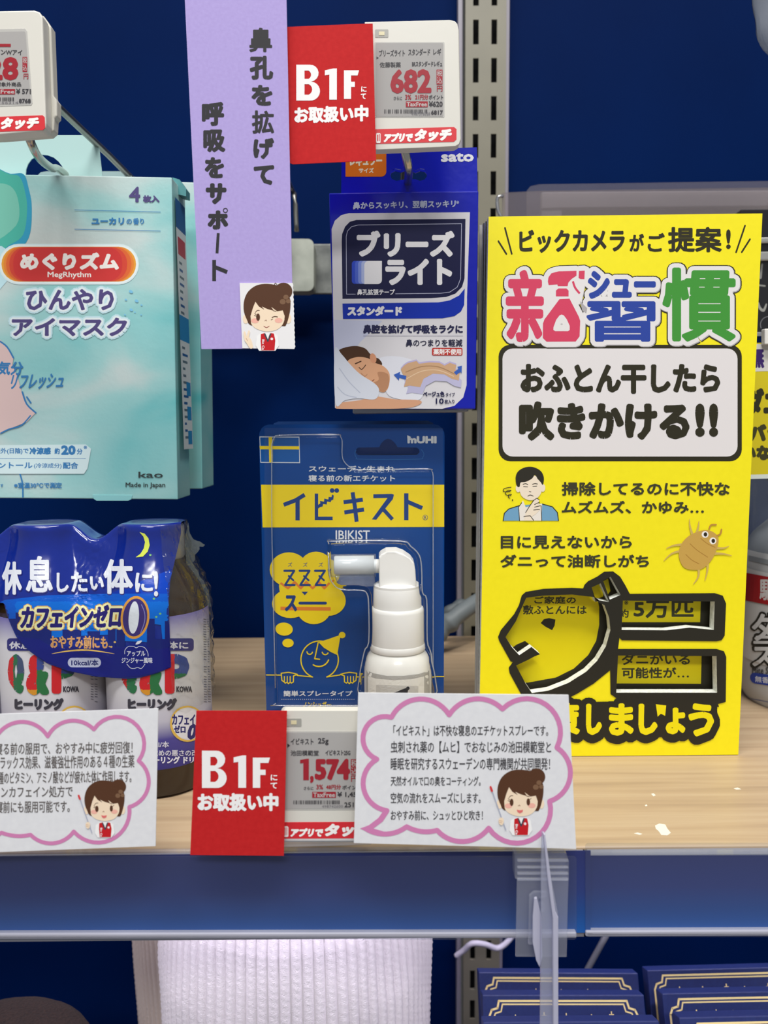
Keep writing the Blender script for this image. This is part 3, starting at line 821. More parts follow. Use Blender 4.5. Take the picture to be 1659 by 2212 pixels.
ch = thing('tag_holder', atY(700, 1835, 0.277), 'clear plastic holder strip under the lower price tag', 'tag holder')
slab('strip', YP(0.2722), [(560, 1816), (800, 1814), (803, 1826), (560, 1833)], 0.010, m_clr2, ch, bevel=0.0006)
# ================================================================ SPEECH-BUBBLE CARDS
m_card = noise_mat('white_paper', [(0.3, 'dcdce0'), (0.7, 'e2e2e5')], nscale=400, rough=0.7, bump=0.12, bdist=0.0002)
cp2 = YP(0.2670)
cd2 = thing('message_card', atY(1000, 1832, 0.267), 'white card with pink speech bubble, in the clear clip under the yellow sign', 'card', 'speech-bubble cards')
slab('card', cp2, zp(B6, [(76, 53), (1525, 68), (1578, 1128), (46, 1088)]), 0.0004, m_card, cd2)
C = Ink(cp2, cd2, 'printed_lettering', view=B6, rough=0.6)
PK = 'cf7fb0'
segs = [((305, 222), (510, 95), (703, 205)), ((703, 205), (890, 94), (1070, 165)), ((1070, 165), (1385, 145), (1445, 430)), ((1445, 430), (1538, 620), (1395, 800)),
        ((1395, 800), (1240, 1078), (975, 985)), ((975, 985), (790, 1078), (620, 1000)), ((620, 1000), (510, 1008), (410, 975)), ((410, 975), (270, 1026), (130, 990)),
        ((275, 865), (110, 690), (205, 510)), ((205, 510), (112, 335), (305, 222))]
C.layer += 1
for a, m, b in segs: C.line(arc3(a, m, b), 34, PK, up=False)
C.poly([(88, 988), (150, 965), (215, 915), (248, 868), (292, 862), (285, 880), (245, 940), (180, 988), (250, 1008), (240, 1040), (160, 1022)], PK, up=False)
TX = '3a383c'
for s, x0, y0, x1, y1 in (('「イビキスト」は不快な寝息のエチケットスプレーです。', 318, 275, 1385, 352), ('虫刺され薬の【ムヒ】でおなじみの池田模範堂と', 300, 386, 1405, 468),
                          ('睡眠を研究するスウェーデンの専門機関が共同開発！', 300, 500, 1398, 585), ('天然オイルで口の奥をコーティング。', 300, 628, 920, 695),
                          ('空気の流れをスムーズにします。', 300, 740, 920, 816), ('おやすみ前に、シュッとひと吹き！', 300, 862, 935, 932)):
    C.T(s, x0, y0, x1, y1, TX, b=0.8, up=False)
C.layer += 1
girl(C, (1036, 585), (1036, 585), 1.0)
C.done()
cp1 = Plane(atY(150, 1690, 0.268), (0.02, -1, 0.0))
cd1 = thing('message_card', atY(100, 1838, 0.268), 'white card with pink speech bubble, cut off at the left before the drinks', 'card', 'speech-bubble cards')
slab('card', cp1, zp(B4, [(-520, 150), (1062, 95), (1044, 1018), (-520, 1078)]), 0.0004, m_card, cd1)
C = Ink(cp1, cd1, 'printed_lettering', view=B4, rough=0.6)
segs = [((-10, 262), (150, 184), (320, 282)), ((320, 282), (480, 176), (630, 235)), ((630, 235), (925, 215), (930, 445)), ((930, 445), (998, 600), (868, 755)),
        ((868, 755), (760, 968), (495, 920)), ((495, 920), (340, 1000), (205, 942)), ((205, 942), (110, 950), (10, 928)), ((10, 928), (-150, 985), (-320, 950)),
        ((-10, 262), (-200, 190), (-330, 300)), ((-330, 300), (-420, 450), (-360, 600)), ((-360, 600), (-430, 780), (-320, 950))]
C.layer += 1
for a, m, b in segs: C.line(arc3(a, m, b), 26, PK, up=False)
for s, x0, y0, x1, y1 in (('寝る前の服用で、おやすみ中に疲労回復！', -32, 320, 890, 402), ('リラックス効果、滋養強壮作用のある４種の生薬', -38, 410, 902, 498),
                          ('種のビタミン、アミノ酸などが疲れた体に作用します。', -12, 514, 882, 598), ('ノンカフェイン処方で', -46, 615, 488, 692), ('寝前にも服用可能です。', -28, 714, 468, 795)):
    C.T(s, x0, y0, x1, y1, '605a58', b=0.8, sh=-.012, up=False)
C.layer += 1
girl(C, (1036, 585), (568, 580), 0.845)
C.done()

# clear clip with long blade --------------------------------------------
clip = thing('card_clip', atY(1170, 2065, 0.268), 'clear plastic card clip with a long upright blade hanging over the price rail', 'card clip')
slab('jaw', YP(0.2695), zp(B7, [(378, 478), (640, 475), (655, 520), (655, 615), (380, 610)]), 0.0060, m_clr2, clip, bevel=0.0007)
for y0, y1 in ((508, 522), (545, 555), (575, 588), (604, 618)):
    slab('jaw_rib', YP(0.2682), zp(B7, [(392, y0), (652, y0), (652, y1), (392, y1)]), 0.0013, m_clr2, clip, bevel=0.0004)
slab('hanging_plate', YP(0.2685), zp(B7, [(390, 605), (652, 612), (642, 1002), (383, 1000)]), 0.0010, m_clr2, clip, bevel=0.0003)
slab('inner_plate', YP(0.2665), zp(B7, [(475, 672), (545, 672), (545, 700), (505, 705), (502, 940), (448, 940), (452, 690)]), 0.0012, m_clr2, clip, bevel=0.0003)
slab('rivet', YP(0.2655), zp(B7, [(518 + 20 * math.cos(t), 755 + 22 * math.sin(t)) for t in np.linspace(0, 5.9, 14)]), 0.0020, m_clr2, clip, bevel=0.0005)
m_blade = clear('clear_blade', 'e9ebf4', refl=0.9, rough=0.10, haze=0.22, hazecol='dfe0ee')
m_blade2 = clear('clear_blade_edge', 'e4e4f0', refl=1.0, rough=0.15, haze=0.55, hazecol='d9d8ea')
slab('blade', Plane(atY(1180, 1900, 0.2630), (0.0, -1, 0.0)), zp(B7, [(518, 370), (526, 375), (545, 500), (598, 780), (600, 1420), (508, 1420), (512, 1010), (512, 560)]), 0.0016, m_blade, clip, bevel=0.0003)
slab('blade_edge', Plane(atY(1180, 1900, 0.2612), (0.0, -1, 0.0)), zp(B7, [(525, 380), (533, 380), (548, 490), (585, 770), (600, 800), (600, 1420), (575, 1420), (572, 810), (545, 600)]), 0.0022, m_blade2, clip, bevel=0.0004)
slab('fin', YP(0.2645), zp(B7, [(478, 705), (492, 700), (515, 800), (520, 1000), (505, 1055), (488, 1020), (470, 930), (470, 800)]), 0.0012, m_blade2, clip, bevel=0.0003)

# ================================================================ TEAL EYE-MASK BOXES
def teal_mat(name, a):
    m = bpy.data.materials.new(name); m.use_nodes = True; nt = m.node_tree; b = nt.nodes['Principled BSDF']
    b.inputs['Roughness'].default_value = 0.3; L = nt.links.new; N = nt.nodes.new
    tc = N('ShaderNodeTexCoord'); mp = N('ShaderNodeMapping'); mp.inputs['Scale'].default_value = (9, 9, 17); mp.inputs['Rotation'].default_value = (0, math.radians(-18), 0)
    no = N('ShaderNodeTexNoise'); no.inputs['Scale'].default_value = 1.35; no.inputs['Detail'].default_value = 3.0; no.inputs['Roughness'].default_value = 0.45; no.inputs['Distortion'].default_value = 0.5
    sx = N('ShaderNodeSeparateXYZ'); ma = N('ShaderNodeMath'); ma.operation = 'MULTIPLY_ADD'; ma.inputs[1].default_value = 2.6; ma.inputs[2].default_value = 0.20
    mz = N('ShaderNodeMath'); mz.operation = 'MULTIPLY_ADD'; mz.inputs[1].default_value = -1.1; mz.inputs[2].default_value = a
    ad = N('ShaderNodeMath'); ad.operation = 'ADD'; ad2 = N('ShaderNodeMath'); ad2.operation = 'ADD'
    cr = N('ShaderNodeValToRGB'); e = cr.color_ramp.elements
    e[0].position = 0.40; e[0].color = lin('cfd2ce'); e[1].position = 1.15; e[1].color = lin('4fb4b8')
    for p, c in ((0.58, 'c2d4d2'), (0.72, '9fcfce'), (0.92, '74c0c2')):
        x = e.new(p); x.color = lin(c)
    L(tc.outputs['Object'], mp.inputs['Vector']); L(mp.outputs[0], no.inputs['Vector']); L(tc.outputs['Object'], sx.inputs[0])
    L(sx.outputs['X'], ma.inputs[0]); L(sx.outputs['Z'], mz.inputs[0]); L(no.outputs['Fac'], ad.inputs[0]); L(ma.outputs[0], ad.inputs[1]); L(ad.outputs[0], ad2.inputs[0]); L(mz.outputs[0], ad2.inputs[1])
    L(ad2.outputs[0], cr.inputs[0]); L(cr.outputs[0], b.inputs['Base Color'])
    n2 = N('ShaderNodeTexNoise'); n2.inputs['Scale'].default_value = 420; bp = N('ShaderNodeBump'); bp.inputs['Strength'].default_value = 0.25; bp.inputs['Distance'].default_value = 0.0003
    L(tc.outputs['Object'], n2.inputs['Vector']); L(n2.outputs['Fac'], bp.inputs['Height']); L(bp.outputs[0], b.inputs['Normal'])
    return m
m_teal = teal_mat('teal_watery_print', 0.06)
m_flap = M('pale_teal_flap', 'b3d4d2', 0.35)
YM = 0.400
mp1 = YP(YM)
mk = thing('eye_mask_box', mp1.at(150, 1078), 'pale teal cooling eye mask box hanging at the left, nearest of the two', 'box', 'eye mask boxes')
slab('carton', mp1, [(-190, 377), (0, 376), (371, 383), (384, 1079), (0, 1076), (-190, 1075)], 0.026, m_teal, mk, bevel=0.0005)
tab = Plane((0, YM + 0.0004, 0))
hl = zp((0, 190, 5.53), [(305, 1030), (310, 970), (335, 905), (375, 850), (430, 815), (500, 795), (570, 803), (640, 830), (700, 880), (745, 940), (768, 1020)])
slab('hang_tab', YP(YM + 0.010), [(-190, 300), (60, 292), (185, 292), (200, 296), (210, 306), (214, 320), (223, 400), (140, 400)] + hl[::-1] + [(55, 400), (-190, 400)], 0.0006, m_flap, mk)
slab('bottom_tab', YP(YM - 0.0003), zp(Z2, [(518, 1838), (742, 1840), (735, 1862), (718, 1870), (540, 1870), (525, 1860)]), 0.0006, M('teal_tab', '8ecccf', 0.35), mk)
slab('side_flap', YP(YM + 0.012), [(372, 383), (388, 388), (402, 408), (402, 424), (385, 420)], 0.008, M('teal_dark_flap', '4f8f92', 0.4), mk)
C = Ink(mp1, mk, 'printed_artwork', view=Z2, rough=0.35)
PU, BL = '544a7e', '3a7cb4'
# eye-mask drawing top left
C.blob([(-80, 40), (60, 40), (132, 42), (160, 120), (178, 230), (160, 400), (60, 500), (-80, 560)], '3aa0c4')
C.blob([(-80, 40), (60, 44), (112, 60), (140, 140), (152, 240), (130, 380), (50, 440), (-80, 500)], '4fb7a6')
C.blob([(-80, 130), (40, 100), (100, 180), (90, 330), (-80, 420)], '7cc7b4')
C.poly([(-80, 445), (10, 445), (60, 480), (40, 640), (-80, 780)], 'bfe2ea')
# halo and pill
for g, c in ((16, 'd9ebec'), (9, 'e8f2f2')): C.rr(8 - g, 448 - g, 762 + g, 644 + g, 100 + g * .8, c)
C.rr(8, 448, 762, 644, 98, 'e8a13c'); C.rr(20, 449, 750, 643, 96, 'e5863a'); C.rr(34, 450, 736, 642, 92, 'df6a38'); C.rr(52, 451, 712, 641, 88, 'd64a3a'); C.rr(74, 452, 684, 640, 80, 'd03c3b')
C.T('めぐりズム', 112, 480, 666, 580, 'f6efe9', b=6.5); C.T('MegRhythm', 266, 588, 510, 628, 'f6efe9', b=.9, up=False)
for b_, c in ((26, 'c3e2ea'), (17, 'e4eef0')):
    C.T('ひんやり', 145 - b_ + 6, 685 - b_ + 6, 638 + b_ - 6, 805 + b_ - 6, c, b=b_); C.T('アイマスク', 66 - b_ + 6, 845 - b_ + 6, 712 + b_ - 6, 950 + b_ - 6, c, b=b_, up=False)
C.T('ひんやり', 145, 685, 638, 805, PU, b=5); C.T('アイマスク', 66, 845, 712, 950, PU, b=5, up=False)
for x, y, r in ((733, 700, 12), (765, 752, 11), (705, 745, 7), (735, 802, 10), (792, 775, 6), (700, 830, 6), (755, 815, 5), (790, 830, 5)): C.ell(x, y, r, r * .7, '7dbfe0', rot=30, up=False)
C.T('4', 722, 112, 785, 198, PU, b=3); C.T('枚入', 800, 160, 893, 200, PU, b=2.4, up=False)
C.line([(418, 242), (898, 254)], 3, BL, up=False); C.line([(418, 350), (898, 360)], 3, BL, up=False)
C.T('ユーカリ', 512, 285, 695, 325, BL, b=2.4, up=False); C.T('の', 708, 292, 738, 322, BL, b=1.8, up=False); C.T('香り', 745, 288, 806, 324, BL, b=1.8, up=False)
# face of the woman drawing
C.poly([(-80, 965), (0, 968), (45, 1010), (75, 1070), (70, 1110), (100, 1180), (120, 1260), (150, 1330), (200, 1378), (150, 1430), (60, 1465), (0, 1495), (-80, 1530)], 'dcc0bd')
C.line([(0, 978), (40, 1010), (75, 1070)], 9, BL, smooth=4); C.line([(125, 1262), (150, 1330), (200, 1378)], 9, BL, smooth=4, up=False); C.line([(150, 1290), (172, 1322)], 9, BL, up=False); C.line([(170, 1395), (120, 1448), (50, 1470), (5, 1492)], 8, BL, smooth=4, up=False)
C.line([(105, 1700), (125, 1770), (128, 1850)], 8, BL, smooth=4, up=False)
C.T('気分', -12, 1090, 130, 1168, BL, b=2.6, it=.1); C.T('リフレッシュ', 62, 1160, 360, 1245, BL, b=2.0, sh=-.03, it=.25, up=False)
C.poly([(-80, 1560), (480, 1555), (510, 1580), (490, 1690), (470, 1720), (-80, 1720)], 'd3e8ea')
C.T('屋外(日陰)で', -30, 1575, 160, 1612, BL, b=1.6); C.T('冷涼感', 165, 1572, 285, 1612, BL, b=2.4, up=False); C.T('約', 305, 1575, 335, 1610, BL, b=2.2, up=False); C.T('20', 342, 1560, 424, 1615, BL, b=4.4, up=False); C.T('分', 430, 1578, 462, 1612, BL, b=2, up=False); C.T('※', 468, 1562, 488, 1582, BL, b=.6, up=False)
C.line([(-40, 1634), (480, 1634)], 2.5, BL, up=False)
C.T('メントール', -60, 1655, 182, 1690, BL, b=2.2, up=False); C.T('(冷涼成分)', 190, 1660, 345, 1692, BL, b=1, up=False); C.T('配合', 352, 1655, 438, 1692, BL, b=2.4, up=False)
C.T('kao', 775, 1708, 912, 1742, '39403f', b=1.6); C.T('Made in Japan', 703, 1768, 925, 1802, '39403f', b=1.0, up=False)
C.T('※室温30℃で測定', 78, 1768, 346, 1800, BL, b=1.6, up=False); C.T('す', 2, 1776, 18, 1794, BL, b=1, up=False)
C.done()
def side_print(parent, x0, Y0, Y1, z1, z0, seed):
    """small print panel on the right-hand side of a carton (plane x = x0)"""
    V = []; F = []; MI = []; ms = [ink('cfdcdc', .4), ink('2b5f93', .4), ink('b03a4a', .4), ink('2f88bd', .4), ink('5f7780', .4)]
    def q(y0, y1, za, zb, m, lay):
        n = len(V); x = x0 + 4e-5 + lay * 2e-5
        V.extend([(x, y0, za), (x, y1, za), (x, y1, zb), (x, y0, zb)]); F.append((n, n + 1, n + 2, n + 3)); MI.append(m)
    hgt = z1 - z0; W_ = Y1 - Y0; ya, yb = Y0 + .1 * W_, Y0 + .9 * W_
    q(ya, yb, z0 + .16 * hgt, z1 - .06 * hgt, 0, 0)
    q(ya, yb, z1 - .14 * hgt, z1 - .05 * hgt, 1, 1)
    q(Y0 + .2 * W_, Y0 + .8 * W_, z1 - .22 * hgt, z1 - .165 * hgt, 2, 1)
    q(ya, yb, z1 - .49 * hgt, z1 - .41 * hgt, 3, 1)
    rnd = random.Random(seed)
    for k in range(26):
        z = z1 - (.24 + .58 * k / 26) * hgt
        if .40 < (z1 - z) / hgt < .50: continue
        q(Y0 + .25 * W_, Y0 + (.4 + .35 * rnd.random()) * W_, z, z - .008 * hgt, rnd.choice((4, 4, 4, 1)), 1)
    for k in (0.62, 0.70, 0.78): q(Y0 + .5 * W_, Y0 + .85 * W_, z1 - k * hgt, z1 - (k + .045) * hgt, 3, 2)
    mesh('side_print', V, F, ms, parent, MI)
xs = (mp1.at(372, 390).x + mp1.at(383, 1070).x) / 2
# the carton's side leans with its traced edge: lay the print just proud of it
side_print(mk, max(mp1.at(372, 390).x, mp1.at(384, 1079).x) + 0.0002, YM + 0.001, YM + 0.025, mp1.at(372, 385).z, mp1.at(384, 1078).z, 3)
YM2 = 0.446
mp2 = YP(YM2)
mk2 = thing('eye_mask_box', mp2.at(200, 1055), 'teal cooling eye mask box hanging behind the front one, mostly hidden', 'box', 'eye mask boxes')
slab('carton', mp2, [(-120, 388), (60, 386), (428, 394), (437, 1056), (-120, 1056)], 0.030, m_teal, mk2, bevel=0.0005)
slab('hang_tab', YP(YM2 + 0.012), [(60, 400), (88, 372), (100, 370), (268, 370), (283, 378), (290, 400)], 0.0006, M('grey_teal_flap', '8fa6a8', 0.4), mk2)
side_print(mk2, mp2.at(437, 1056).x + 0.0002, YM2 + 0.001, YM2 + 0.029, mp2.at(428, 396).z, mp2.at(437, 1054).z, 9)

# ================================================================ BLUE NASAL-STRIP BOX
m_blue = M('glossy_blue_carton', '0414a4', 0.22, coat=0.3, bump=(90, 0.25, 0.0012))
YN = 0.372
np_ = YP(YN)
nb = thing('nasal_strip_box', np_.at(875, 885), 'blue and white nasal strip box hanging under the 682 price tag', 'box', 'nasal strip boxes')
slab('carton', np_, zp(Z4, [(793, 42), (1594, 30), (1578, 1198), (827, 1192)]), 0.018, m_blue, nb, bevel=0.0006)
sl = (882, 380)
eh = zp((590, 310, 3.53), [(890, 235), (900, 205), (930, 190), (975, 200), (1000, 190), (1065, 192), (1085, 205), (1120, 190), (1155, 195), (1172, 215), (1172, 250), (1155, 275), (1120, 285), (1085, 272), (990, 275), (940, 285), (905, 270)])
slab('hang_tab', YP(YN + 0.006), [(738, 330), (1030, 318), (1032, 425), (737, 425)], 0.0007, m_blue, nb, holes=[eh])
C = Ink(YP(YN + 0.006), nb, 'tab_print', view=(590, 310, 3.53), rough=0.3)
C.rr(552, -60, 863, 253, 40, 'c8661c', corners=(0, 0, 1, 0)); C.T('レギュラー', 585, 92, 832, 170, 'd5cdb8', b=4, sh=-.02); C.T('サイズ', 652, 185, 768, 225, 'd5cdb8', b=2.6, up=False)
C.T('sato', 1280, 72, 1530, 140, 'd6d6dc', b=5, sh=-.01, up=False)
C.done()
C = Ink(np_, nb, 'printed_artwork', view=Z4, rough=0.3)
WB, NV, BU = 'd5d2d6', '16183f', '0f2fa6'
C.poly([(1548, 145), (900, 150)] + [(860, 160), (825, 190), (808, 235)] + [(826, 1192), (1400, 1196), (1465, 1180), (1512, 1135), (1530, 1070), (1532, 600)], WB)
C.poly([(822, 720), (1080, 726), (960, 840), (900, 930), (823, 930)], 'c3c6dc')
C.poly([(862, 300), (864, 262), (880, 222), (905, 196), (940, 186), (1524, 180), (1519, 500), (1505, 545), (1470, 580), (1420, 598), (1340, 604), (866, 608)], NV)
C.line([(935, 583), (888, 583), (886, 275), (893, 245), (915, 222), (950, 213), (1503, 206), (1498, 500), (1480, 545), (1440, 572), (1390, 578), (1150, 581)], 3.2, 'aeb0c6')
C.T('鼻からスッキリ、翌朝スッキリ', 922, 84, 1472, 124, 'b9bfd8', b=1.6, sh=-.02, up=False); C.T('※', 1474, 84, 1490, 100, 'b9bfd8', up=False)
C.T('ブリーズ', 942, 243, 1466, 384, 'e2e0e2', b=8.5, up=False); C.T('ライト', 1095, 393, 1453, 535, 'e2e0e2', b=8.5, up=False)
for k, c in enumerate(('2a45b8', '4a62c4', '7a8dd2', 'a9b4dc')): C.rr(916 + k * 17, 405, 990 + k * 17, 528, 16, c)
C.rr(983, 405, 1077, 529, 22, 'e2e0e2', corners=(1, 0, 1, 0))
C.T('鼻孔拡張テープ', 945, 556, 1146, 588, 'e2e0e2', b=1.6, up=False)
C.poly([(866, 633), (1380, 627), (1440, 616), (1490, 590), (1520, 553), (1517, 640), (1500, 675), (1465, 700), (1400, 712), (869, 716)], BU)
C.T('スタンダード', 892, 646, 1186, 700, 'e2e0e2', b=4)
C.T('鼻腔を拡げて呼吸をラクに', 977, 746, 1510, 794, '26264a', b=2.6, up=False); C.line([(978, 806), (1510, 806)], 2, '8c8aa0', up=False)
C.T('鼻のつまりを軽減', 1205, 824, 1508, 864, '2c2c44', b=1.0, up=False)
C.rr(1345, 870, 1508, 911, 8, 'b8322c'); C.T('薬剤不使用', 1352, 875, 1502, 907, 'ece6e4', b=1.8)
# sleeping man
C.blob([(1060, 930), (1150, 915), (1250, 940), (1305, 1000), (1300, 1100), (1270, 1150), (1150, 1140), (1100, 1105), (1090, 1010)], 'dcdde6')
C.blob([(830, 1188), (850, 1165), (960, 1150), (1040, 1130), (1150, 1145), (1275, 1150), (1280, 1172), (1200, 1193), (1000, 1196), (850, 1196)], 'cf9c7c')
C.blob([(838, 905), (860, 875), (930, 860), (985, 872), (1012, 900), (1035, 918), (1062, 930), (1078, 960), (1040, 975), (960, 950), (890, 965)], '4a3020')
C.blob([(893, 945), (940, 920), (1000, 925), (1040, 950), (1085, 968), (1118, 1010), (1112, 1080), (1085, 1108), (1045, 1090), (990, 1050), (930, 1010)], 'd4a07c')
C.blob([(1055, 1000), (1108, 1010), (1115, 1065), (1088, 1106), (1048, 1088), (1025, 1062), (1060, 1040)], 'b58463')
C.ell(1030, 926, 17, 27, 'cf9270', rot=-15); C.line([(955, 975), (970, 985), (990, 962)], 4, '3a2418', smooth=3, up=False); C.line([(1000, 1045), (1020, 1052), (1035, 1040)], 4, '8a4a3a', up=False); C.line([(935, 955), (965, 942)], 6, '4a3020', up=False); C.line([(965, 1005), (985, 1022), (998, 1012)], 3, 'a87858', smooth=3, up=False)
C.blob([(824, 880), (862, 905), (900, 950), (960, 1010), (1040, 1062), (1062, 1100), (1040, 1145), (950, 1140), (880, 1150), (829, 1168)], 'cfd3de')
C.line([(850, 980), (900, 1050), (960, 1110)], 5, 'b4bacb', smooth=3); C.line([(840, 1080), (880, 1120), (940, 1135)], 5, 'b4bacb', smooth=3, up=False)
# nose strip
st = [(1178, 985), (1195, 965), (1215, 952), (1262, 940), (1275, 955), (1330, 948), (1385, 950), (1412, 965), (1440, 950), (1475, 962), (1470, 985), (1492, 1005), (1488, 1045), (1450, 1035), (1412, 1012), (1350, 1008), (1300, 1035), (1282, 1080), (1225, 1072), (1195, 1078), (1205, 1045), (1192, 1018)]
C.poly([(x + 12, y + 38) for x, y in st], 'b9b6d4'); C.poly([(x, y - 8) for x, y in st], 'b7aed2'); C.poly(st, 'c9a27e')
C.line([(1205, 1000), (1290, 970), (1380, 972), (1465, 1010)], 5, 'a5805e', smooth=4); C.line([(1210, 1035), (1290, 995), (1380, 990), (1460, 1022)], 4, 'e0c3a2', smooth=4, up=False)
C.poly([(1140, 1014), (1175, 998), (1172, 1012), (1208, 1020), (1205, 1040), (1170, 1030), (1168, 1045)], '3a5fb4'); C.poly([(1505, 965), (1480, 972), (1487, 982), (1462, 1000), (1474, 1016), (1498, 998), (1503, 1008)], '3a5fb4', up=False)
C.T('ペーシュ色'.replace('シ', 'ジ'), 1297, 1102, 1412, 1132, '26264a', b=2.2, up=False); C.T('タイプ', 1418, 1110, 1467, 1131, '26264a', b=.8, up=False)
C.T('10', 1365, 1140, 1408, 1170, '26264a', b=2, up=False); C.T('枚入り', 1412, 1146, 1465, 1169, '26264a', b=1, up=False)
C.done()
np2 = YP(YN + 0.022)
nb2 = thing('nasal_strip_box', np2.at(850, 890), 'second nasal strip box hidden behind the front one, white bottom corner showing', 'box', 'nasal strip boxes')
slab('carton', np2, [(752, 424), (1012, 420), (1012, 889), (762, 893)], 0.018, M('white_carton', 'b9bcc4', 0.4), nb2, bevel=0.0005)
slab('hang_tab', YP(YN + 0.030), [(752, 350), (1012, 345), (1012, 425), (752, 428)], 0.0007, m_blue, nb2, holes=[[(x + 0, y + 6) for x, y in eh]])
# ================================================================ SPRAY BLISTER PACK
YC = 0.385
bl = YP(YC)
DB = '004088'
m_dbl = M('blue_backing_card', DB, 0.35, spec=0.25)
sp = thing('spray_blister_pack', (atY(760, 1600, YC).x, YC, 0), 'blue and yellow blister pack with white throat spray, front one on the shelf', 'spray pack', 'spray blister packs')
def zb5(px): # card bottom pixel on the shelf
    lo_, hi_ = 1500, 1800
    for _ in range(30):
        m = (lo_ + hi_) / 2
        if bl.at(px, m).z > 0: lo_ = m
        else: hi_ = m
    return lo_
yb5 = (zb5(760) - 890) * 3.19
card = [(120, yb5)] + [(62, 170), (66, 140), (80, 112), (100, 95), (130, 86)] + [(1265, 84), (1300, 92), (1325, 112), (1338, 140), (1341, 170)] + [(1334, yb5)]
slot = [(745, 245), (890, 243), (905, 215), (925, 195), (950, 183), (975, 192), (1000, 215), (1018, 243), (1150, 245), (1166, 258), (1168, 278), (1150, 296), (950, 298), (745, 298), (728, 280), (730, 258)]
slab('backing_card', bl, zp(Z5, card), 0.0006, m_dbl, sp, holes=[zp(Z5, slot)])
C = Ink(bl, sp, 'printed_artwork', view=Z5, rough=0.35)
YE, CR_, NVY = 'efd31a', 'd9dde2', '1c3e7e'
C.poly([(65, 168), (340, 170), (345, 352), (72, 350)], 'd5dbe0'); C.poly([(70, 175), (336, 176), (340, 346), (76, 344)], '0e549c')
C.poly([(128, 173), (153, 173), (156, 348), (133, 348)], YE); C.poly([(66, 234), (339, 236), (340, 258), (68, 257)], YE, up=False)
C.T('mUHI', 1085, 166, 1286, 217, 'cdd1d4', b=4.6); C.poly([(1084, 160), (1110, 172), (1100, 185), (1084, 182)], 'cdd1d4', up=False)
C.line([(732, 262), (722, 285), (735, 315), (770, 325), (1150, 325), (1190, 312), (1198, 285), (1180, 258)], 3, '2a6fb0', smooth=4)
C.T('スウェーデン生まれ', 405, 370, 1000, 411, CR_, b=1.6); C.T('寝る前の新エチケット', 403, 434, 1000, 479, CR_, b=1.6, up=False)
C.poly([(76, 501), (1338, 501), (1338, 792), (87, 795)], YE)
W_ = 28
C.line([(377, 570), (315, 608), (232, 640)], W_, NVY, rnd=False); C.line([(328, 605), (328, 747)], W_ + 2, NVY, rnd=False, up=False)
C.line([(458, 562), (458, 732)], 24, NVY, rnd=False); C.line([(446, 733), (570, 733)], 24, NVY, rnd=False, up=False)
C.poly([(470, 665), (470, 640), (485, 628), (482, 612), (510, 618), (512, 596), (540, 603), (542, 585), (562, 586), (566, 568), (578, 575), (574, 604), (560, 610), (556, 622), (532, 617), (528, 638), (505, 634), (500, 652), (484, 655)], NVY, up=False)
C.ell(566, 541, 16, 16, NVY, up=False); C.ell(598, 541, 16, 16, NVY, up=False)
C.line([(645, 622), (778, 604)], W_, NVY, rnd=False); C.line([(650, 692), (786, 672)], W_, NVY, rnd=False, up=False); C.line([(707, 553), (722, 645), (735, 756)], W_, NVY, rnd=False, up=False)
C.poly([(850, 567), (978, 564), (992, 570), (985, 600), (870, 742), (840, 740), (948, 592), (850, 594)], NVY); C.line([(905, 655), (982, 740)], W_ - 2, NVY, rnd=False, up=False)
C.line([(1077, 560), (1077, 745)], W_ + 2, NVY, rnd=False); C.line([(1085, 618), (1187, 662)], W_, NVY, rnd=False, up=False)
C.ell(1208, 727, 18, 18, NVY); C.ell(1208, 727, 15, 15, YE); C.T('R', 1200, 717, 1217, 738, NVY, b=.8)
C.T('IBIKIST', 590, 815, 826, 878, CR_, b=1.1)
for x, y, a, b_ in ((268, 1085, 132, 118), (455, 1080, 118, 118), (500, 1110, 120, 110), (540, 1300, 120, 105), (440, 1350, 120, 112), (280, 1320, 128, 100), (390, 1200, 190, 160)): C.ell(x, y, a, b_, YE, up=(x == 268))
for x in (275, 380, 487): C.T('ズ', x - 14, 1037, x + 16, 1066, NVY, b=.8, up=(x == 275))
C.line([(210, 1178), (262, 1215), (308, 1172), (350, 1215), (388, 1172), (432, 1215), (475, 1172), (512, 1215), (548, 1178)], 15, 'e2812f', rnd=False)
for i, x in enumerate((237, 342, 448)):
    C.line([(x, 1094), (x + 68, 1094), (x + 5, 1192), (x + 70, 1192)], 15, NVY, up=(i == 0)); C.line([(x + 30, 1130), (x + 62, 1160)], 13, NVY, up=False)
C.poly([(354, 1238), (400, 1238), (378, 1263)], NVY, up=False)
C.poly([(210, 1341), (556, 1345), (556, 1369), (210, 1365)], 'e2812f')
C.T('ス', 240, 1262, 325, 1374, NVY, b=6); C.line([(343, 1317), (521, 1317)], 19, NVY, up=False)
C.ell(235, 1496, 60, 45, YE, rot=5); C.ell(262, 1592, 39, 30, YE, up=False)
C.line(arc3((430, 1826), (470, 1578), (530, 1826), 30), 8, YE)
C.line([(470, 1588), (446, 1700), (480, 1704)], 8, YE, up=False)
C.line(arc3((393, 1652), (411, 1670), (430, 1655)), 8, YE, up=False); C.line(arc3((498, 1655), (518, 1672), (538, 1660)), 8, YE, up=False)
C.line(arc3((436, 1742), (490, 1752), (542, 1708)), 9, YE, up=False)
C.poly([(472, 1586), (540, 1565), (625, 1535), (601, 1674), (560, 1655), (510, 1625)], YE); C.ell(635, 1537, 23, 22, YE, up=False)
C.line([(113, 1812), (215, 1813)], 7, YE); C.line([(325, 1815), (432, 1826)], 7, YE, up=False); C.line([(528, 1826), (620, 1812)], 7, YE, up=False); C.line([(735, 1825), (785, 1826)], 7, YE, up=False); C.line([(1266, 1823), (1336, 1823)], 7, YE, up=False)
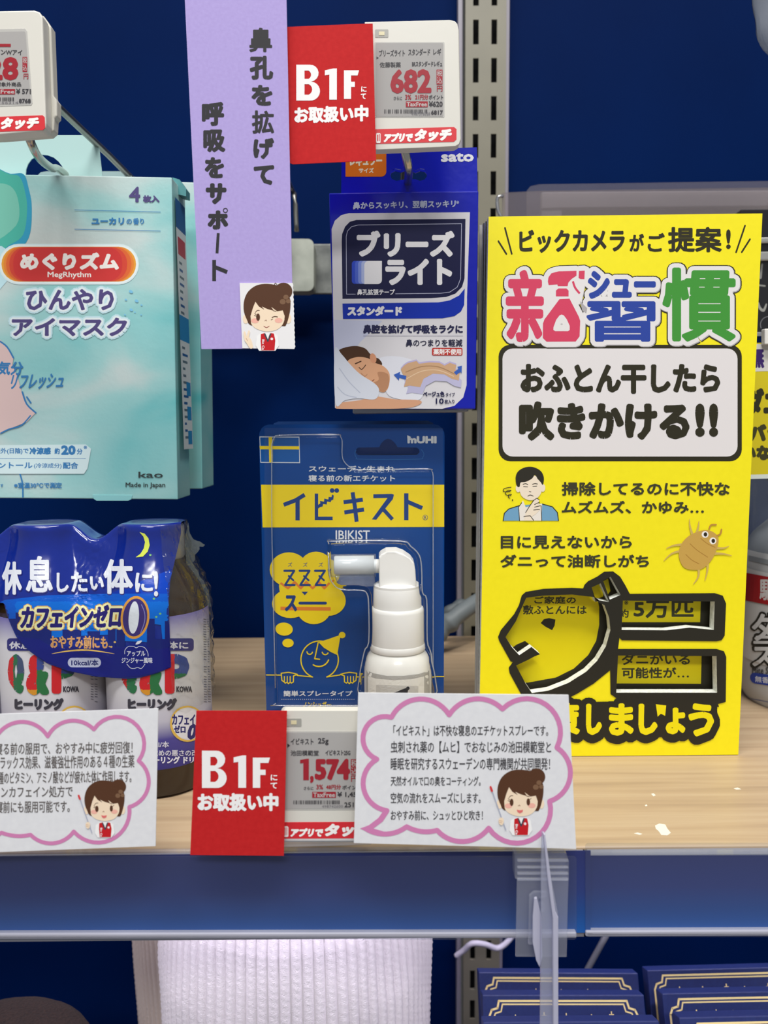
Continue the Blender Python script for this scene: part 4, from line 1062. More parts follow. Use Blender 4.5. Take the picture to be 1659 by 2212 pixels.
for x, m in ((215, 1), (735, -1)):
    q = lambda a, b_: (x + m * a, b_)
    C.line([q(0, 1800), q(50, 1794), q(85, 1800), q(112, 1808), q(85, 1818), q(84, 1860), q(70, 1868), q(62, 1860), q(50, 1872), q(40, 1862), q(28, 1868), q(18, 1858), q(5, 1850), q(0, 1800)], 7, YE, up=False)
    for k in (22, 42, 62): C.line([q(k, 1822), q(k, 1858)], 6, YE, up=False)
C.T('簡単スプレータイプ', 230, 1920, 706, 1960, CR_, b=1.6, up=False)
for k in range(36): C.ell(220 + k * 14.2, 1980, 3, 3, CR_, up=False, n=6)
C.T('ノンシュガー', 365, 1996, 560, 2036, YE, b=1.4, up=False)
C.done()
# spray bottle inside
m_wht = M('white_plastic', 'e6e5df', 0.28, coat=0.2)
m_wht2 = M('white_plastic_cap', 'e9e8e4', 0.35)
BY = 0.3665
def pz(py): return atY(860, py, BY).z
def pr(w, py): return (atY(860 + w, py, BY).x - atY(860, py, BY).x)
def cxat(py, px=859): return atY(px, py, BY).x
cx_ = cxat(1400)
def prof(lst): return [(pr(w_, y), pz(y)) for y, w_ in lst]
P_ = prof([(1395, 50), (1402, 56), (1412, 64), (1424, 69), (1440, 72), (1462, 73)]); zlo = 0.0035
body = lathe('bottle_body', cx_, BY, P_ + [(P_[-1][0], zlo + 0.002), (P_[-1][0] * .93, zlo)], m_wht, sp)
lathe('screw_cap', cx_, BY, prof([(1309, 52), (1312, 56), (1318, 57.5), (1395, 58.5), (1400, 57), (1401, 50)]), m_wht2, sp, n=360, rmod=lambda t, z: 1 + 0.013 * math.sin(t * 60) if pz(1392) < z < pz(1322) else 1)
lathe('screw_cap_rim', cx_, BY, prof([(1386, 58), (1389, 60), (1397, 60.5), (1401, 59)]), m_wht2, sp)
lathe('collar', cx_, BY, prof([(1262, 46), (1265, 50), (1268, 51.5), (1300, 52), (1318, 52.5)]), m_wht2, sp)
# slanted nozzle head: rounded block
hd = zp(Z5, [(890, 1225), (888, 1000), (900, 985), (935, 965), (1010, 962), (1060, 980), (1110, 1015), (1132, 1045), (1140, 1090), (1148, 1215), (1150, 1228)])
slab('nozzle_head', YP(BY - 0.0075), hd, 0.015, m_wht2, sp, bevel=0.0040)
lathe('head_base', cx_, BY, prof([(1258, 45), (1262, 51), (1272, 51)]), m_wht2, sp)
def hcyl(name, px0, px1, py, r, mat, n=24):
    a = atY(px0, py, BY); b_ = atY(px1, py, BY); V = []; F = []
    for x, rr in ((a.x, r * .0), (a.x, r * .9), (a.x + 0.0006, r), (b_.x, r * 1.0), (b_.x, 0.0)):
        for k in range(n):
            t = 2 * math.pi * k / n; V.append((x, BY + rr * math.cos(t), a.z + rr * math.sin(t)))
    for i in range(4):
        for k in range(n): F.append((i * n + k, i * n + (k + 1) % n, (i + 1) * n + (k + 1) % n, (i + 1) * n + k))
    return mesh(name, V, F, mat, sp, smooth=True)
hcyl('spray_tube', 722, 808, 1221, 0.0046, m_wht2)
hcyl('tube_neck', 800, 824, 1223, 0.0034, m_wht2)
m_guard = clear('frosted_guard', 'eef2f6', refl=0.8, rough=0.1, haze=0.10, hazecol='e8edf2')
hcyl('tube_sleeve', 710, 812, 1222, 0.0056, m_guard)
slab('nozzle_guard', YP(BY - 0.004), zp(Z5, [(580, 1130), (860, 1130), (862, 1205), (640, 1205), (600, 1190)]), 0.008, m_guard, sp, bevel=0.0012)
bs = Surf([body])
C = Ink(bs, body, 'bottle_label', view=Z5, curved=True, base=2e-4, rough=0.45)
C.poly([(802, 1780), (850, 1800), (940, 1818), (1060, 1818), (1165, 1805), (1235, 1780), (1240, 1960), (800, 1960)], 'a9a7a2')
C.poly([(812, 1820), (870, 1838), (990, 1848), (1110, 1842), (1200, 1822), (1200, 1960), (814, 1960)], 'dcdad2')
C.poly([(868, 1880), (1160, 1888), (1160, 1960), (868, 1960)], 'bdbbb5'); C.poly([(985, 1938), (1040, 1915), (1095, 1895), (1085, 1940)], '26262a'); C.ell(1088, 1904, 12, 12, '26262a', up=False)
C.done()
# clear blister as a relief sheet
def sdf(P, poly):
    q = np.array(poly, float); d = np.full(len(P), 1e9); ins = np.zeros(len(P), bool)
    for i in range(len(q)):
        a = q[i]; b_ = q[(i + 1) % len(q)]; e = b_ - a; w2 = P - a
        t = np.clip((w2 @ e) / (e @ e), 0, 1); d = np.minimum(d, np.hypot(*(w2 - t[:, None] * e).T))
        c = (a[1] > P[:, 1]) != (b_[1] > P[:, 1])
        with np.errstate(divide='ignore', invalid='ignore'):
            xx = (b_[0] - a[0]) * (P[:, 1] - a[1]) / (b_[1] - a[1]) + a[0]
        ins ^= c & (P[:, 0] < xx)
    return np.where(ins, d, -d)
def sst(x): x = np.clip(x, 0, 1); return x * x * (3 - 2 * x)
RA = [(175, 1900), (152, 900), (150, 400), (150, 260), (152, 215), (170, 175), (215, 160), (590, 155), (622, 170), (635, 200), (635, 300), (655, 350), (700, 385), (760, 397), (1215, 392), (1250, 405), (1262, 440), (1262, 560), (1262, 1200), (1262, 1900), (1262, 2010), (1240, 2022), (900, 2022), (200, 2022), (176, 2010)]
RB = [(530, 900), (560, 880), (1030, 878), (1110, 915), (1170, 975), (1188, 1060), (1195, 1240), (1225, 1290), (1228, 1570), (1250, 1650), (1262, 1720), (1262, 2020), (770, 2020), (775, 1680), (812, 1590), (812, 1330), (800, 1250), (760, 1225), (620, 1220), (560, 1180), (532, 1100)]
RA, RB = ([(p.x, p.y) for p in smooth_path([(a, b_, 0) for a, b_ in q], 3, True)] for q in (RA, RB))
nx_, ny_ = 170, 280
gx = np.linspace(100, 1330, nx_); gy = np.linspace(110, 2050, ny_)
GX, GY = np.meshgrid(gx, gy); PT = np.stack([GX.ravel(), GY.ravel()], 1)
hh = 0.0012 + 0.0052 * sst(sdf(PT, RA) / 16) + 0.0300 * sst(sdf(PT, RB) / 34)
V = []
for (x, y), h_ in zip(PT, hh):
    V.append(bl.at(Z5[0] + x / Z5[2], Z5[1] + y / Z5[2], h_))
F = [(j * nx_ + i, j * nx_ + i + 1, (j + 1) * nx_ + i + 1, (j + 1) * nx_ + i) for j in range(ny_ - 1) for i in range(nx_ - 1)]
m_blist = clear('clear_blister', 'ffffff', refl=1.9, rough=0.05, haze=0.008, hazecol='e8f0ff', f0=0.012)
mesh('clear_blister', V, F, m_blist, sp, smooth=True)
m_glint = clear('blister_edge_glint', 'eef4fa', refl=5.0, rough=0.15, haze=0.22, hazecol='f2f6ff')  # pale tubes added to draw the bright highlights along the blister edges
tube('blister_edge_glint', [bl.at(Z5[0] + x / Z5[2], Z5[1] + y / Z5[2], 0.0058) for x, y in RA], 0.00028, m_glint, sp, n=6, sm=1)
tube('blister_edge_glint', [bl.at(Z5[0] + x / Z5[2], Z5[1] + y / Z5[2], 0.0345) for x, y in [(p[0] * .97 + 30, p[1] * .98 + 28) for p in RB]], 0.00030, m_glint, sp, n=6, sm=1)
# second pack behind
sp2 = thing('spray_blister_pack', (atY(760, 1600, 0.428).x, 0.428, 0), 'second blue blister pack standing behind the front one, top edge showing', 'spray pack', 'spray blister packs')
b2 = YP(0.428)
slab('backing_card', b2, zp(Z5, [(180, 1700), (150, 110), (165, 78), (195, 66), (1225, 60), (1260, 75), (1275, 105), (1275, 1700)]), 0.0006, M('dark_blue_card', '0a3f80', 0.35), sp2, holes=[zp(Z5, [(x, y - 6) for x, y in slot])])
mesh('clear_blister', [b2.at(*zp(Z5, [p])[0], 0.006) for p in ((230, 90), (1200, 85), (1210, 1600), (240, 1600))], [(0, 1, 2, 3)], m_blist, sp2)

# ================================================================ DRINK MULTIPACK
DY = 0.351
m_brown = bpy.data.materials.new('brown_glass'); m_brown.use_nodes = True
b_ = m_brown.node_tree.nodes['Principled BSDF']; b_.inputs['Base Color'].default_value = lin('2a1c0c'); b_.inputs['Roughness'].default_value = 0.12; b_.inputs['Coat Weight'].default_value = 0.3
m_label = gradmat('white_violet_label', [(0.0, '332f80'), (0.20, '4a4590'), (0.32, 'b9b8c6'), (0.5, 'c9c8cd'), (0.82, 'c9c8cd'), (1.0, '6f68a6')], 0.014, 0.083, 0.4)
dp = thing('drink_multipack', (atY(230, 1700, DY).x, DY, 0), 'three brown drink bottles shrink-wrapped in glossy blue printed film', 'drink pack')
xA = atY(345, 1480, DY).x; xB = xA - 0.0485; xC = xB - 0.0485
RB_ = 0.0236
def bprof(): return [(0.020, 0.0), (0.0226, 0.0012), (RB_ - .0002, 0.005), (RB_ - .0002, 0.083), (0.0228, 0.088), (0.0205, 0.094), (0.0165, 0.100), (0.0135, 0.104), (0.0128, 0.108)]
bots = []
for i, xx in enumerate((xA, xB, xC)):
    b0 = lathe('bottle', xx, DY, bprof(), m_brown, dp)
    lathe('label', xx, DY, [(RB_, 0.014), (RB_ + .0001, 0.0145), (RB_ + .0001, 0.0825), (RB_, 0.083)], m_label, b0, n=64, capends=False)
    lathe('cap', xx, DY, [(0.0132, 0.106), (0.0138, 0.107), (0.0138, 0.1205), (0.0130, 0.1215)], M('silver_cap', 'b7b7bc', 0.35, metal=0.7), b0)
    bots.append(b0)
# printed film
def near(x): return min(abs(x - xA), abs(x - xB), abs(x - xC))
def bump_(x):
    if x > xA or x < xC: return 0
    t = min(max((near(x) - 0.0115) / 0.0125, 0), 1); return t * t * (3 - 2 * t)
def Rz(z):
    t = min(max((0.1190 - z) / 0.034, 0), 1); t = t * t * (3 - 2 * t)
    return 0.0148 + (RB_ + 0.0008 - 0.0148) * t
def fdep(x, z):
    R_ = Rz(z); dx = near(x); c_ = math.sqrt(max(R_ * R_ - dx * dx, 1e-8))
    if x > xA or x < xC: return c_
    a_ = min(max((z - 0.07) / 0.05, 0), 1); m = R_ * (0.90 - 0.42 * a_)
    k = 0.0035; h_ = max(k - abs(c_ - m), 0) / k
    return max(c_, m) + h_ * h_ * k * 0.25
bot = [(-1400, 500), (-600, 700), (-300, 700), (0, 672), (50, 790), (100, 880), (180, 960), (300, 1050), (420, 1105), (600, 1142), (700, 1150), (800, 1148), (900, 1135), (1000, 1112), (1100, 1078), (1175, 1035), (1400, 950)]
fpl = YP(DY - RB_ - .0008)
bz = [fpl.at(*zp(Z6, [p])[0]) for p in bot]
def zbot(x):
    for i in range(len(bz) - 1):
        if bz[i].x <= x <= bz[i + 1].x:
            t = (x - bz[i].x) / (bz[i + 1].x - bz[i].x); return bz[i].z + (bz[i + 1].z - bz[i].z) * t
    return bz[-1].z
NXF, NZ, NT, NB = 200, 60, 8, 14
V = []; F = []
rnd = random.Random(2)
for i in range(NXF + 1):
    s_ = i / NXF; xl_ = xC - 0.014; xe_top = xA + 0.0140; xe_low = xA + 0.0118
    for j in range(NZ + NT + NB):
        x0_ = xl_ + (xe_low - xl_) * s_
        ztop = 0.1226 - 0.0070 * bump_(x0_)
        if j < NZ:
            zb_ = zbot(x0_); z = zb_ + (ztop - zb_) * (j / (NZ - 1)) ** 0.9
            k = min(max((z - 0.098) / 0.02, 0), 1); x = x0_ + (xe_top - xe_low) * s_ ** 8 * k
            d = fdep(x, z)
            if j > NZ - 3: d -= 0.0003 * (j - NZ + 3)
            wr = 0.00012 * math.sin(x * 900 + 40 * math.sin(z * 300)) * (bump_(x) + 0.15) * min(1, max(0, (z - .05) / .03)) + 0.0003 * math.sin(z * 420 + x * 160) * bump_(x)
            V.append((x, DY - d - wr, z))
        elif j < NZ + NT:
            t = (j - NZ + 1) / (NT + 1); x = x0_ + (xe_top - xe_low) * s_ ** 8
            d = fdep(x, ztop) - 0.0009; V.append((x, DY - d + 2 * d * t, ztop + 0.0002))
        else:
            t = (j - NZ - NT) / (NB - 1); z = ztop - t * (ztop - 0.060)
            d = fdep(x0_, z); V.append((x0_, DY + d, z))
NJ = NZ + NT + NB
for i in range(NXF):
    for j in range(NJ - 1): F.append((i * NJ + j, (i + 1) * NJ + j, (i + 1) * NJ + j + 1, i * NJ + j + 1))
m_film = M('blue_shrink_film', '04207e', 0.16, coat=0.6, bump=(45, 0.5, 0.002))
film = mesh('printed_film', V, F, m_film, dp, smooth=True)
fs = Surf([film])
C = Ink(fs, film, 'film_artwork', view=Z6, curved=True, base=2.2e-4, rough=0.22, sub=7)
def skycol(x, y):
    x = (x) * Z6[2]; y = (y - 1080) * Z6[2]
    if y < 600: return '0a2f98' if x < 900 else '0a3dae'
    return '0d63c4' if y > 650 and x > 100 else '0c52b8'
C.poly([(0, 655), (30, 640), (300, 610), (700, 600), (1000, 480), (1135, 430), (1168, 600), (1172, 890), (1040, 900), (1030, 800), (960, 790), (940, 910), (740, 900), (730, 860), (520, 870), (420, 880), (330, 880), (320, 800), (100, 850), (60, 800)], skycol)
ct = '19246a'
for x0, y0, x1, y1 in ((-10, 740, 30, 900), (30, 760, 100, 940), (100, 720, 150, 960), (150, 800, 250, 1000), (250, 770, 330, 1020), (400, 830, 520, 900), (560, 840, 640, 900), (690, 800, 740, 960), (745, 830, 800, 960), (940, 760, 990, 1060), (985, 890, 1060, 1060), (1055, 775, 1115, 1030), (1115, 820, 1170, 1020)):
    C.poly([(x0, y0), (x1, y0), (x1, y1), (x0, y1)], ct, up=(x0 == -10))
C.poly([(30, 900), (250, 890), (330, 940), (950, 940), (1000, 960), (1172, 930), (1172, 1030), (1100, 1072), (1000, 1104), (900, 1126), (700, 1142), (600, 1134), (420, 1098), (300, 1042), (180, 952), (100, 872)], '1a2172')
for x, y in ((985, 632), (1000, 748), (1025, 728), (962, 352), (735, 910), (712, 940)): C.ell(x, y, 9, 7, '6fae6a' if x > 760 else 'c9a860', up=False, n=5)
C.poly([(893, 206), (925, 215), (950, 245), (958, 290), (945, 330), (915, 362), (868, 367), (898, 345), (920, 310), (928, 270), (918, 235)], 'c9d454')
SV = 'c9cdd6'
for s, x0, y0, x1, y1 in (('休', 12, 392, 140, 606), ('息', 165, 358, 338, 592), ('し', 362, 465, 440, 592), ('た', 455, 462, 560, 588), ('い', 575, 488, 665, 575), ('体', 662, 378, 852, 602), ('に', 865, 465, 978, 590), ('!', 985, 455, 1012, 618)):
    bb = 6.5 if s in '休息体' else 4.5
    C.T(s, x0 - 2, y0 + 3, x1 + 6, y1 + 8, '2a2a6e', b=bb + 2, up=(s == '休'))
C.layer += 1
for s, x0, y0, x1, y1 in (('休', 12, 392, 140, 606), ('息', 165, 358, 338, 592), ('し', 362, 465, 440, 592), ('た', 455, 462, 560, 588), ('い', 575, 488, 665, 575), ('体', 662, 378, 852, 602), ('に', 865, 465, 978, 590), ('!', 985, 455, 1012, 618)):
    C.T(s, x0, y0, x1, y1, SV, b=6.5 if s in '休息体' else 4.5, up=False)
for b0_, c in ((26, 'b98a3c'), (20, 'd9d6a0')): C.T('カフェインゼロ', 130 - b0_ * .7, 672 - b0_ * .7, 782 + b0_ * .7, 822 + b0_ * .7, c, b=b0_, sh=-.01, it=.1)
C.T('カフェインゼロ', 134, 672, 780, 820, '241f66', b=7, sh=-.01, it=.1)
C.ell(864, 752, 92, 138, 'c98f3e', rot=6); C.ell(864, 752, 78, 122, '3a2f6c', rot=6); C.ell(856, 752, 33, 104, 'ccd3da', rot=4); C.line([(905, 670), (925, 720), (925, 780), (900, 850)], 5, '7a78b0', smooth=3, up=False)
GD = 'b98a5a'
C.T('おやすみ前にも', 322, 868, 690, 952, GD, b=2.6, sh=.01); C.ell(700, 938, 5, 5, GD, up=False); C.line([(332, 984), (450, 965), (580, 962), (732, 984)], 6, 'd9b45a', smooth=4, up=False, taper=lambda t: .3 + 1.4 * math.sin(math.pi * t))
C.rr(434, 1010, 646, 1071, 29, 'aeb4cc'); C.T('10kcal/本', 456, 1020, 630, 1062, '262c66', b=2.2)
C.line([(798, 985), (800, 960), (822, 938), (855, 938), (872, 946), (892, 938), (925, 945), (945, 975), (948, 1000)], 3.5, SV, smooth=4, up=False)
C.line([(812, 1050), (835, 1075), (860, 1078), (880, 1072), (905, 1078), (928, 1050)], 3.5, SV, smooth=4, up=False); C.blob([(868, 925), (880, 905), (908, 900), (895, 918)], SV, up=False)
C.T('アップル', 812, 964, 930, 1000, SV, b=1.2, up=False); C.T('ジンジャー風味', 778, 1008, 976, 1045, SV, b=1.4, up=False)
C.done()
# bottle label print (two visible bottles)
def lab_print(bt, dx, idx):
    su = Surf([c for c in bt.children if c.name.startswith('label')])
    C = Ink(su, bt, 'label_artwork', view=Z6, curved=True, base=3e-4, rough=0.4, sub=6)
    def rain(x, y):
        x = x * Z6[2] - dx; y = (y - 1080) * Z6[2]
        if x < 110: return 'c0272c' if (x < 85 and y < 1200) else ('e0b030' if x < 85 else '2f6a4a')
        if x < 160: return '43506e' if y < 1110 else '2c6b45'
        if x < 235: return 'c0272c' if y < 1215 else 'c98a2c'
        if x < 312: return '3a4a86' if y < 1090 else '2c6b3f'
        if x < 392: return 'c0272c'
        return '36488a' if y < 1110 else ('2c6b45' if y < 1150 else 'd9c030')
    C.T('Q', 48 + dx, 985, 155 + dx, 1240, rain, b=17); C.T('&', 165 + dx, 985, 315 + dx, 1250, rain, b=17, up=False); C.T('P', 330 + dx, 985, 488 + dx, 1240, rain, b=17, up=False)
    C.T('KOWA', 404 + dx, 1192, 505 + dx, 1230, '33323c', b=2.4, up=False); C.T('ヒーリング', 92 + dx, 1268, 408 + dx, 1346, '3b3a44', b=6.5, up=False)
    C.rr(45 + dx, 885, 515 + dx, 965, 20, '2a2a72'); C.T('休息した体に', 58 + dx, 905, 480 + dx, 955, 'c8c8d2', b=2)
    cx = 1200 + dx - 725
    C.ell(cx, 1432, 112, 116, 'd3ae52'); C.ell(cx + 4, 1432, 97, 104, 'cbc9d2'); C.ell(cx - 6, 1428, 92, 98, 'd5d4d8')
    C.T('カフェイン', cx - 100, 1372, cx + 90, 1440, '2e2d66', b=2.6, up=False); C.T('ゼロ', cx - 88, 1442, cx - 12, 1492, '2e2d66', b=2.6, up=False); C.T('0', cx, 1432, cx + 60, 1535, '2e2d66', b=6, it=.2, up=False)
    C.T('10kcal/本', cx - 290, 1545, cx - 118, 1585, 'c9c9d6', b=1.4); C.T('疲れ・目覚めの悪さの改善に', cx - 400, 1598, cx + 150, 1640, 'c9c9d6', b=1.6, up=False); C.T('ヒーリング ドリンク', cx - 255, 1640, cx + 130, 1688, 'd3d3de', b=2.4, up=False)
    rnd = random.Random(idx)
    for r0 in range(0, 2):
        for k in range(34):
            y = 760 + k * 16; x = 1302 + dx - 725 + r0 * 26 + (k * .12)
            if rnd.random() < .85: C.poly([(x, y), (x + 18, y + 2), (x + 18, y + 6), (x, y + 4)], '6a6a78', up=False)
    C.done()
lab_print(bots[0], 725, 1); lab_print(bots[1], 0, 2)
# clear end film with crimped seam
m_cf = clear('clear_shrink_film', 'f8f8f4', refl=0.9, rough=0.08, haze=0.015, hazecol='d8dcdc', bump=0.9, bscale=160)
V = []; F = []; na, nz = 40, 60
for j in range(nz):
    z = 0.040 + (0.1225 - 0.040) * j / (nz - 1)
    for i in range(na):
        a_ = math.radians(-62 + 150 * i / (na - 1)); R_ = Rz(z) + 0.0006 + 0.0005 * math.sin(a_ * 23 + z * 500) + 0.0004 * math.sin(z * 900 + a_ * 7)
        V.append((xA + R_ * math.cos(a_), DY + R_ * math.sin(a_), z))
for j in range(nz - 1):
    for i in range(na - 1): F.append((j * na + i, j * na + i + 1, (j + 1) * na + i + 1, (j + 1) * na + i))
mesh('clear_film', V, F, m_cf, dp, smooth=True)
seam = zp((230, 1090, 6.636), [(1170, 260), (1195, 420), (1250, 500), (1340, 535), (1410, 580), (1385, 605), (1330, 600), (1335, 640), (1300, 690), (1265, 720), (1270, 790), (1240, 830), (1265, 900), (1315, 960), (1335, 1040), (1390, 1090), (1420, 1170), (1465, 1240), (1475, 1330), (1500, 1450), (1460, 1480), (1300, 1350), (1150, 900), (1120, 500)])
slab('crimped_seam', YP(DY + 0.001), seam, 0.0005, clear('seam_film', 'd8dcd8', refl=1.6, rough=0.1, haze=0.25, hazecol='8b9496', bump=1.0, bscale=240), dp)
# ================================================================ YELLOW SIGN
YS = 0.3700
ys = YP(YS)
sg = thing('yellow_sign', (ys.at(1320, 1630).x, YS, 0), 'tall yellow foam-board sign with cut-out black lettering windows, on the right', 'sign')
m_yel = noise_mat('yellow_print', [(0.3, 'efe000'), (0.7, 'f3e405')], nscale=300, rough=0.5, bump=0.05)
m_foam = noise_mat('white_foam_core', [(0.3, 'c9ccc4'), (0.7, 'eceee8')], nscale=600, rough=0.8, bump=0.5)
h1 = [(303, 808), (400, 796), (560, 790), (688, 805), (706, 832), (742, 850), (768, 920), (775, 990), (750, 1080), (702, 1160), (640, 1222), (540, 1285), (430, 1328), (335, 1342), (300, 1290), (246, 1188), (310, 1158), (378, 1122), (332, 1084), (264, 1130), (222, 1085), (187, 1028), (245, 940), (275, 870)]
h2 = [(670, 750), (720, 727), (768, 832), (712, 822), (692, 832)]
h3 = [(734, 712), (776, 690), (832, 792), (772, 818)]
h4 = [(845, 824), (1360, 829), (1355, 988), (1220, 975), (1090, 990), (838, 988)]
h5 = [(818, 1132), (1370, 1135), (1374, 1340), (808, 1340)]
def zs_(px, pl=ys):
    lo_, hi_ = 1400, 1900
    for _ in range(30):
        m = (lo_ + hi_) / 2
        if pl.at(px, m).z > 0.0003: lo_ = m
        else: hi_ = m
    return lo_
outer = [(1055.5, 468), (1647, 461), (1595, zs_(1595)), (1034, zs_(1040))]
fb = slab('front_board', ys, outer, 0.0052, [m_yel, m_foam], sg, holes=[zp(B3, h) for h in (h1, h2, h3, h4, h5)], wall_mi=1)
m_blk = '26241c'
bk = YP(YS + 0.0085)
bb = slab('back_board', bk, [(1049, 478), (1636, 474), (1590, zs_(1590, bk)), (1036, zs_(1040, bk))], 0.0045, [ink('2c2a20'), m_foam], sg, wall_mi=1)
slab('rear_board', Plane((0, YS + 0.024, 0)), [(1036, 486), (1100, 486), (1080, zs_(1080, YP(YS + .024))), (1026, zs_(1026, YP(YS + .024)))], 0.003, [M('sign_grey_edge', 'a5a3a0', 0.5), m_foam], sg, wall_mi=1)
slab('left_board', Plane((0, YS + 0.016, 0)), [(1044, 482), (1110, 482), (1090, zs_(1090, YP(YS + .016))), (1032, zs_(1032, YP(YS + .016)))], 0.0035, [M('sign_back_black', '1e1e1c', 0.5), m_foam], sg, wall_mi=1)
C = Ink(bk, bb, 'window_lettering', view=B3, rough=0.5)
YL, TB = 'dccb05', '3a3a26'
C.poly([(200, 740), (690, 750), (712, 860), (712, 960), (695, 1050), (650, 1130), (570, 1205), (470, 1255), (310, 1284), (180, 1290), (100, 1000)], YL)
C.poly([(800, 790), (1283, 790), (1278, 945), (800, 945)], YL, up=False); C.poly([(790, 1100), (1287, 1100), (1283, 1290), (790, 1288)], YL, up=False)
C.poly([(660, 735), (725, 720), (735, 800), (700, 815)], YL, up=False); C.poly([(735, 715), (762, 700), (775, 770), (760, 790)], YL, up=False)
C.T('ご家庭の', 348, 800, 582, 842, TB, b=1.5); C.T('敷ふとんには', 285, 850, 642, 902, TB, b=1.5, up=False)
C.T('約', 822, 872, 878, 920, TB, b=1.5, up=False); C.T('※', 852, 824, 876, 848, TB, b=.5, up=False); C.T('5万匹', 905, 822, 1242, 922, TB, b=3.6, up=False)
C.T('ダニがいる', 838, 1122, 1222, 1185, TB, b=2.2, up=False); C.T('可能性が…', 838, 1198, 1216, 1260, TB, b=2.2, up=False)
C.poly([(384, 950), (402, 928), (430, 922), (467, 930), (462, 965), (448, 990), (410, 970)], m_blk, up=False)
C.poly([(215, 1095), (250, 1070), (296, 1050), (345, 1088), (380, 1125), (240, 1180), (200, 1150)], m_blk, up=False)
C.done()
C = Ink(ys, fb, 'printed_artwork', view=B2, rough=0.5)
KK = '2b2818'
C.line([(147, 184), (192, 256)], 9, KK); C.line([(184, 110), (222, 255)], 9, KK, up=False); C.line([(1530, 97), (1480, 246)], 9, KK, up=False); C.line([(1558, 173), (1512, 245)], 9, KK, up=False)
C.T('ビックカメラ', 264, 118, 856, 248, KK, b=4.5, sh=-.008, up=False); C.T('が', 882, 142, 964, 242, KK, b=3.6, up=False); C.T('ご', 984, 138, 1080, 244, KK, b=3.6, up=False); C.T('提案', 1098, 104, 1400, 246, KK, b=4.5, up=False); C.T('!', 1424, 118, 1450, 228, KK, b=4.5, up=False)
C.rr(148, 765, 1512, 1418, 66, KK); C.rr(170, 786, 1488, 1392, 58, 'ddd8d8')
# big logo
LG = [('亲', B2, 188, 345, 402, 750, 'd0405f', 13), ('シュー', B2, 648, 350, 1030, 508, '28429a', 10), ('習', B2, 640, 520, 1028, 748, '28429a', 9), ('慣', B2, 1066, 332, 1478, 748, '3f9036', 11)]
SBt = [[(353, 165), (357, 140), (375, 115), (420, 103), (530, 100), (530, 130), (500, 150), (480, 172), (475, 195), (415, 195), (412, 184), (358, 188)],
       [(545, 101), (581, 99), (579, 151), (556, 151), (543, 145)], [(403, 258), (403, 222), (418, 209), (468, 209), (481, 222), (481, 258)],
       [(425, 275), (487, 272), (545, 385), (553, 410), (549, 505), (525, 537), (345, 538), (322, 515), (323, 425), (332, 400)]]
for gg, cc, dr in ((43, KK, (2, 3)), (36, 'a9a5a6', (3, 4)), (35, 'e0dcdb', (0, 0))):
    C.layer += 1
    for s, v_, x0, y0, x1, y1, c, b0_ in LG:
        C.set(v_); g_ = gg
        C.T(s, x0 - g_ + b0_, y0 - g_ + b0_, x1 + g_ - b0_, y1 + g_ - b0_, cc, b=g_, up=False, octs=12, drop=dr)
    C.set(ZL)
    for p in SBt: C.line([(x + dr[0], y + dr[1]) for x, y in p], gg * 2 - 6, cc, closed=True, up=False); C.poly([(x + dr[0], y + dr[1]) for x, y in p], cc, up=False)
    C.poly([(300 + dr[0], 150 + dr[1]), (590 + dr[0], 150 + dr[1]), (560 + dr[0], 300 + dr[1]), (300 + dr[0], 400 + dr[1])], cc, up=False)
C.set(B2); C.layer += 1
C.poly([(604, 520), (645, 560), (640, 590), (618, 575)], 'a9a5a6', up=False)
C.layer += 1
for s, v_, x0, y0, x1, y1, c, b0_ in LG:
    C.set(v_); C.T(s, x0, y0, x1, y1, c, b=b0_, up=False)
C.set(ZL)
for p in SBt: C.poly(p, 'd0405f', up=False)
C.line([(508, 165), (522, 205), (550, 240)], 13, 'd0405f', smooth=4, up=False, rnd=False)
C.poly([(425, 376), (438, 370), (452, 376), (470, 400), (488, 440), (488, 465), (478, 473), (398, 473), (387, 465), (388, 448), (405, 402)], 'e0dcdb')
C.ell(438, 430, 7, 5, 'b8b4b4', up=False)
C.set(B2)
C.T('おふとん干したら', 270, 872, 1392, 1040, KK, b=8.5); C.T('吹きかける', 262, 1082, 1220, 1303, KK, b=12.5, up=False)
C.T('!', 1250, 1094, 1305, 1282, KK, b=13, up=False); C.T('!', 1328, 1094, 1380, 1282, KK, b=13, up=False)
C.set(B3)
C.T('掃除してるのに不快な', 502, 158, 1445, 236, TB, b=2.8, up=False); C.T('ムズムズ、かゆみ…', 502, 264, 1300, 336, TB, b=2.8, up=False)
C.T('目に見えないから', 160, 460, 896, 534, TB, b=2.8, up=False); C.T('ダニって油断しがち', 158, 566, 992, 640, TB, b=2.8, up=False)
# thinking man
sk_ = 'eadbc6'; ln = '2b2820'
C.poly([(172, 376), (178, 335), (205, 310), (270, 290), (390, 280), (450, 300), (478, 330), (486, 376)], '6f9fc0'); C.line([(174, 376), (180, 335), (205, 310), (275, 288)], 5, ln, up=True); C.line([(392, 282), (450, 298), (478, 330), (484, 376)], 5, ln, up=False)
C.poly([(268, 376), (262, 300), (285, 262), (300, 300), (345, 290), (392, 280), (388, 376)], 'e6dfd6'); C.line([(266, 376), (260, 300), (278, 275)], 4, ln, up=False); C.line([(390, 376), (386, 290)], 4, ln, up=False)
C.ell(258, 195, 14, 22, sk_); C.ell(396, 192, 14, 22, sk_, up=False)
C.blob([(262, 150), (268, 215), (285, 245), (325, 262), (362, 250), (388, 215), (392, 150), (330, 120)], sk_)
C.blob([(246, 165), (245, 125), (262, 95), (300, 76), (345, 76), (385, 98), (402, 135), (396, 175), (384, 160), (366, 140), (352, 118), (335, 140), (300, 158), (272, 162), (266, 185), (254, 185)], ln)
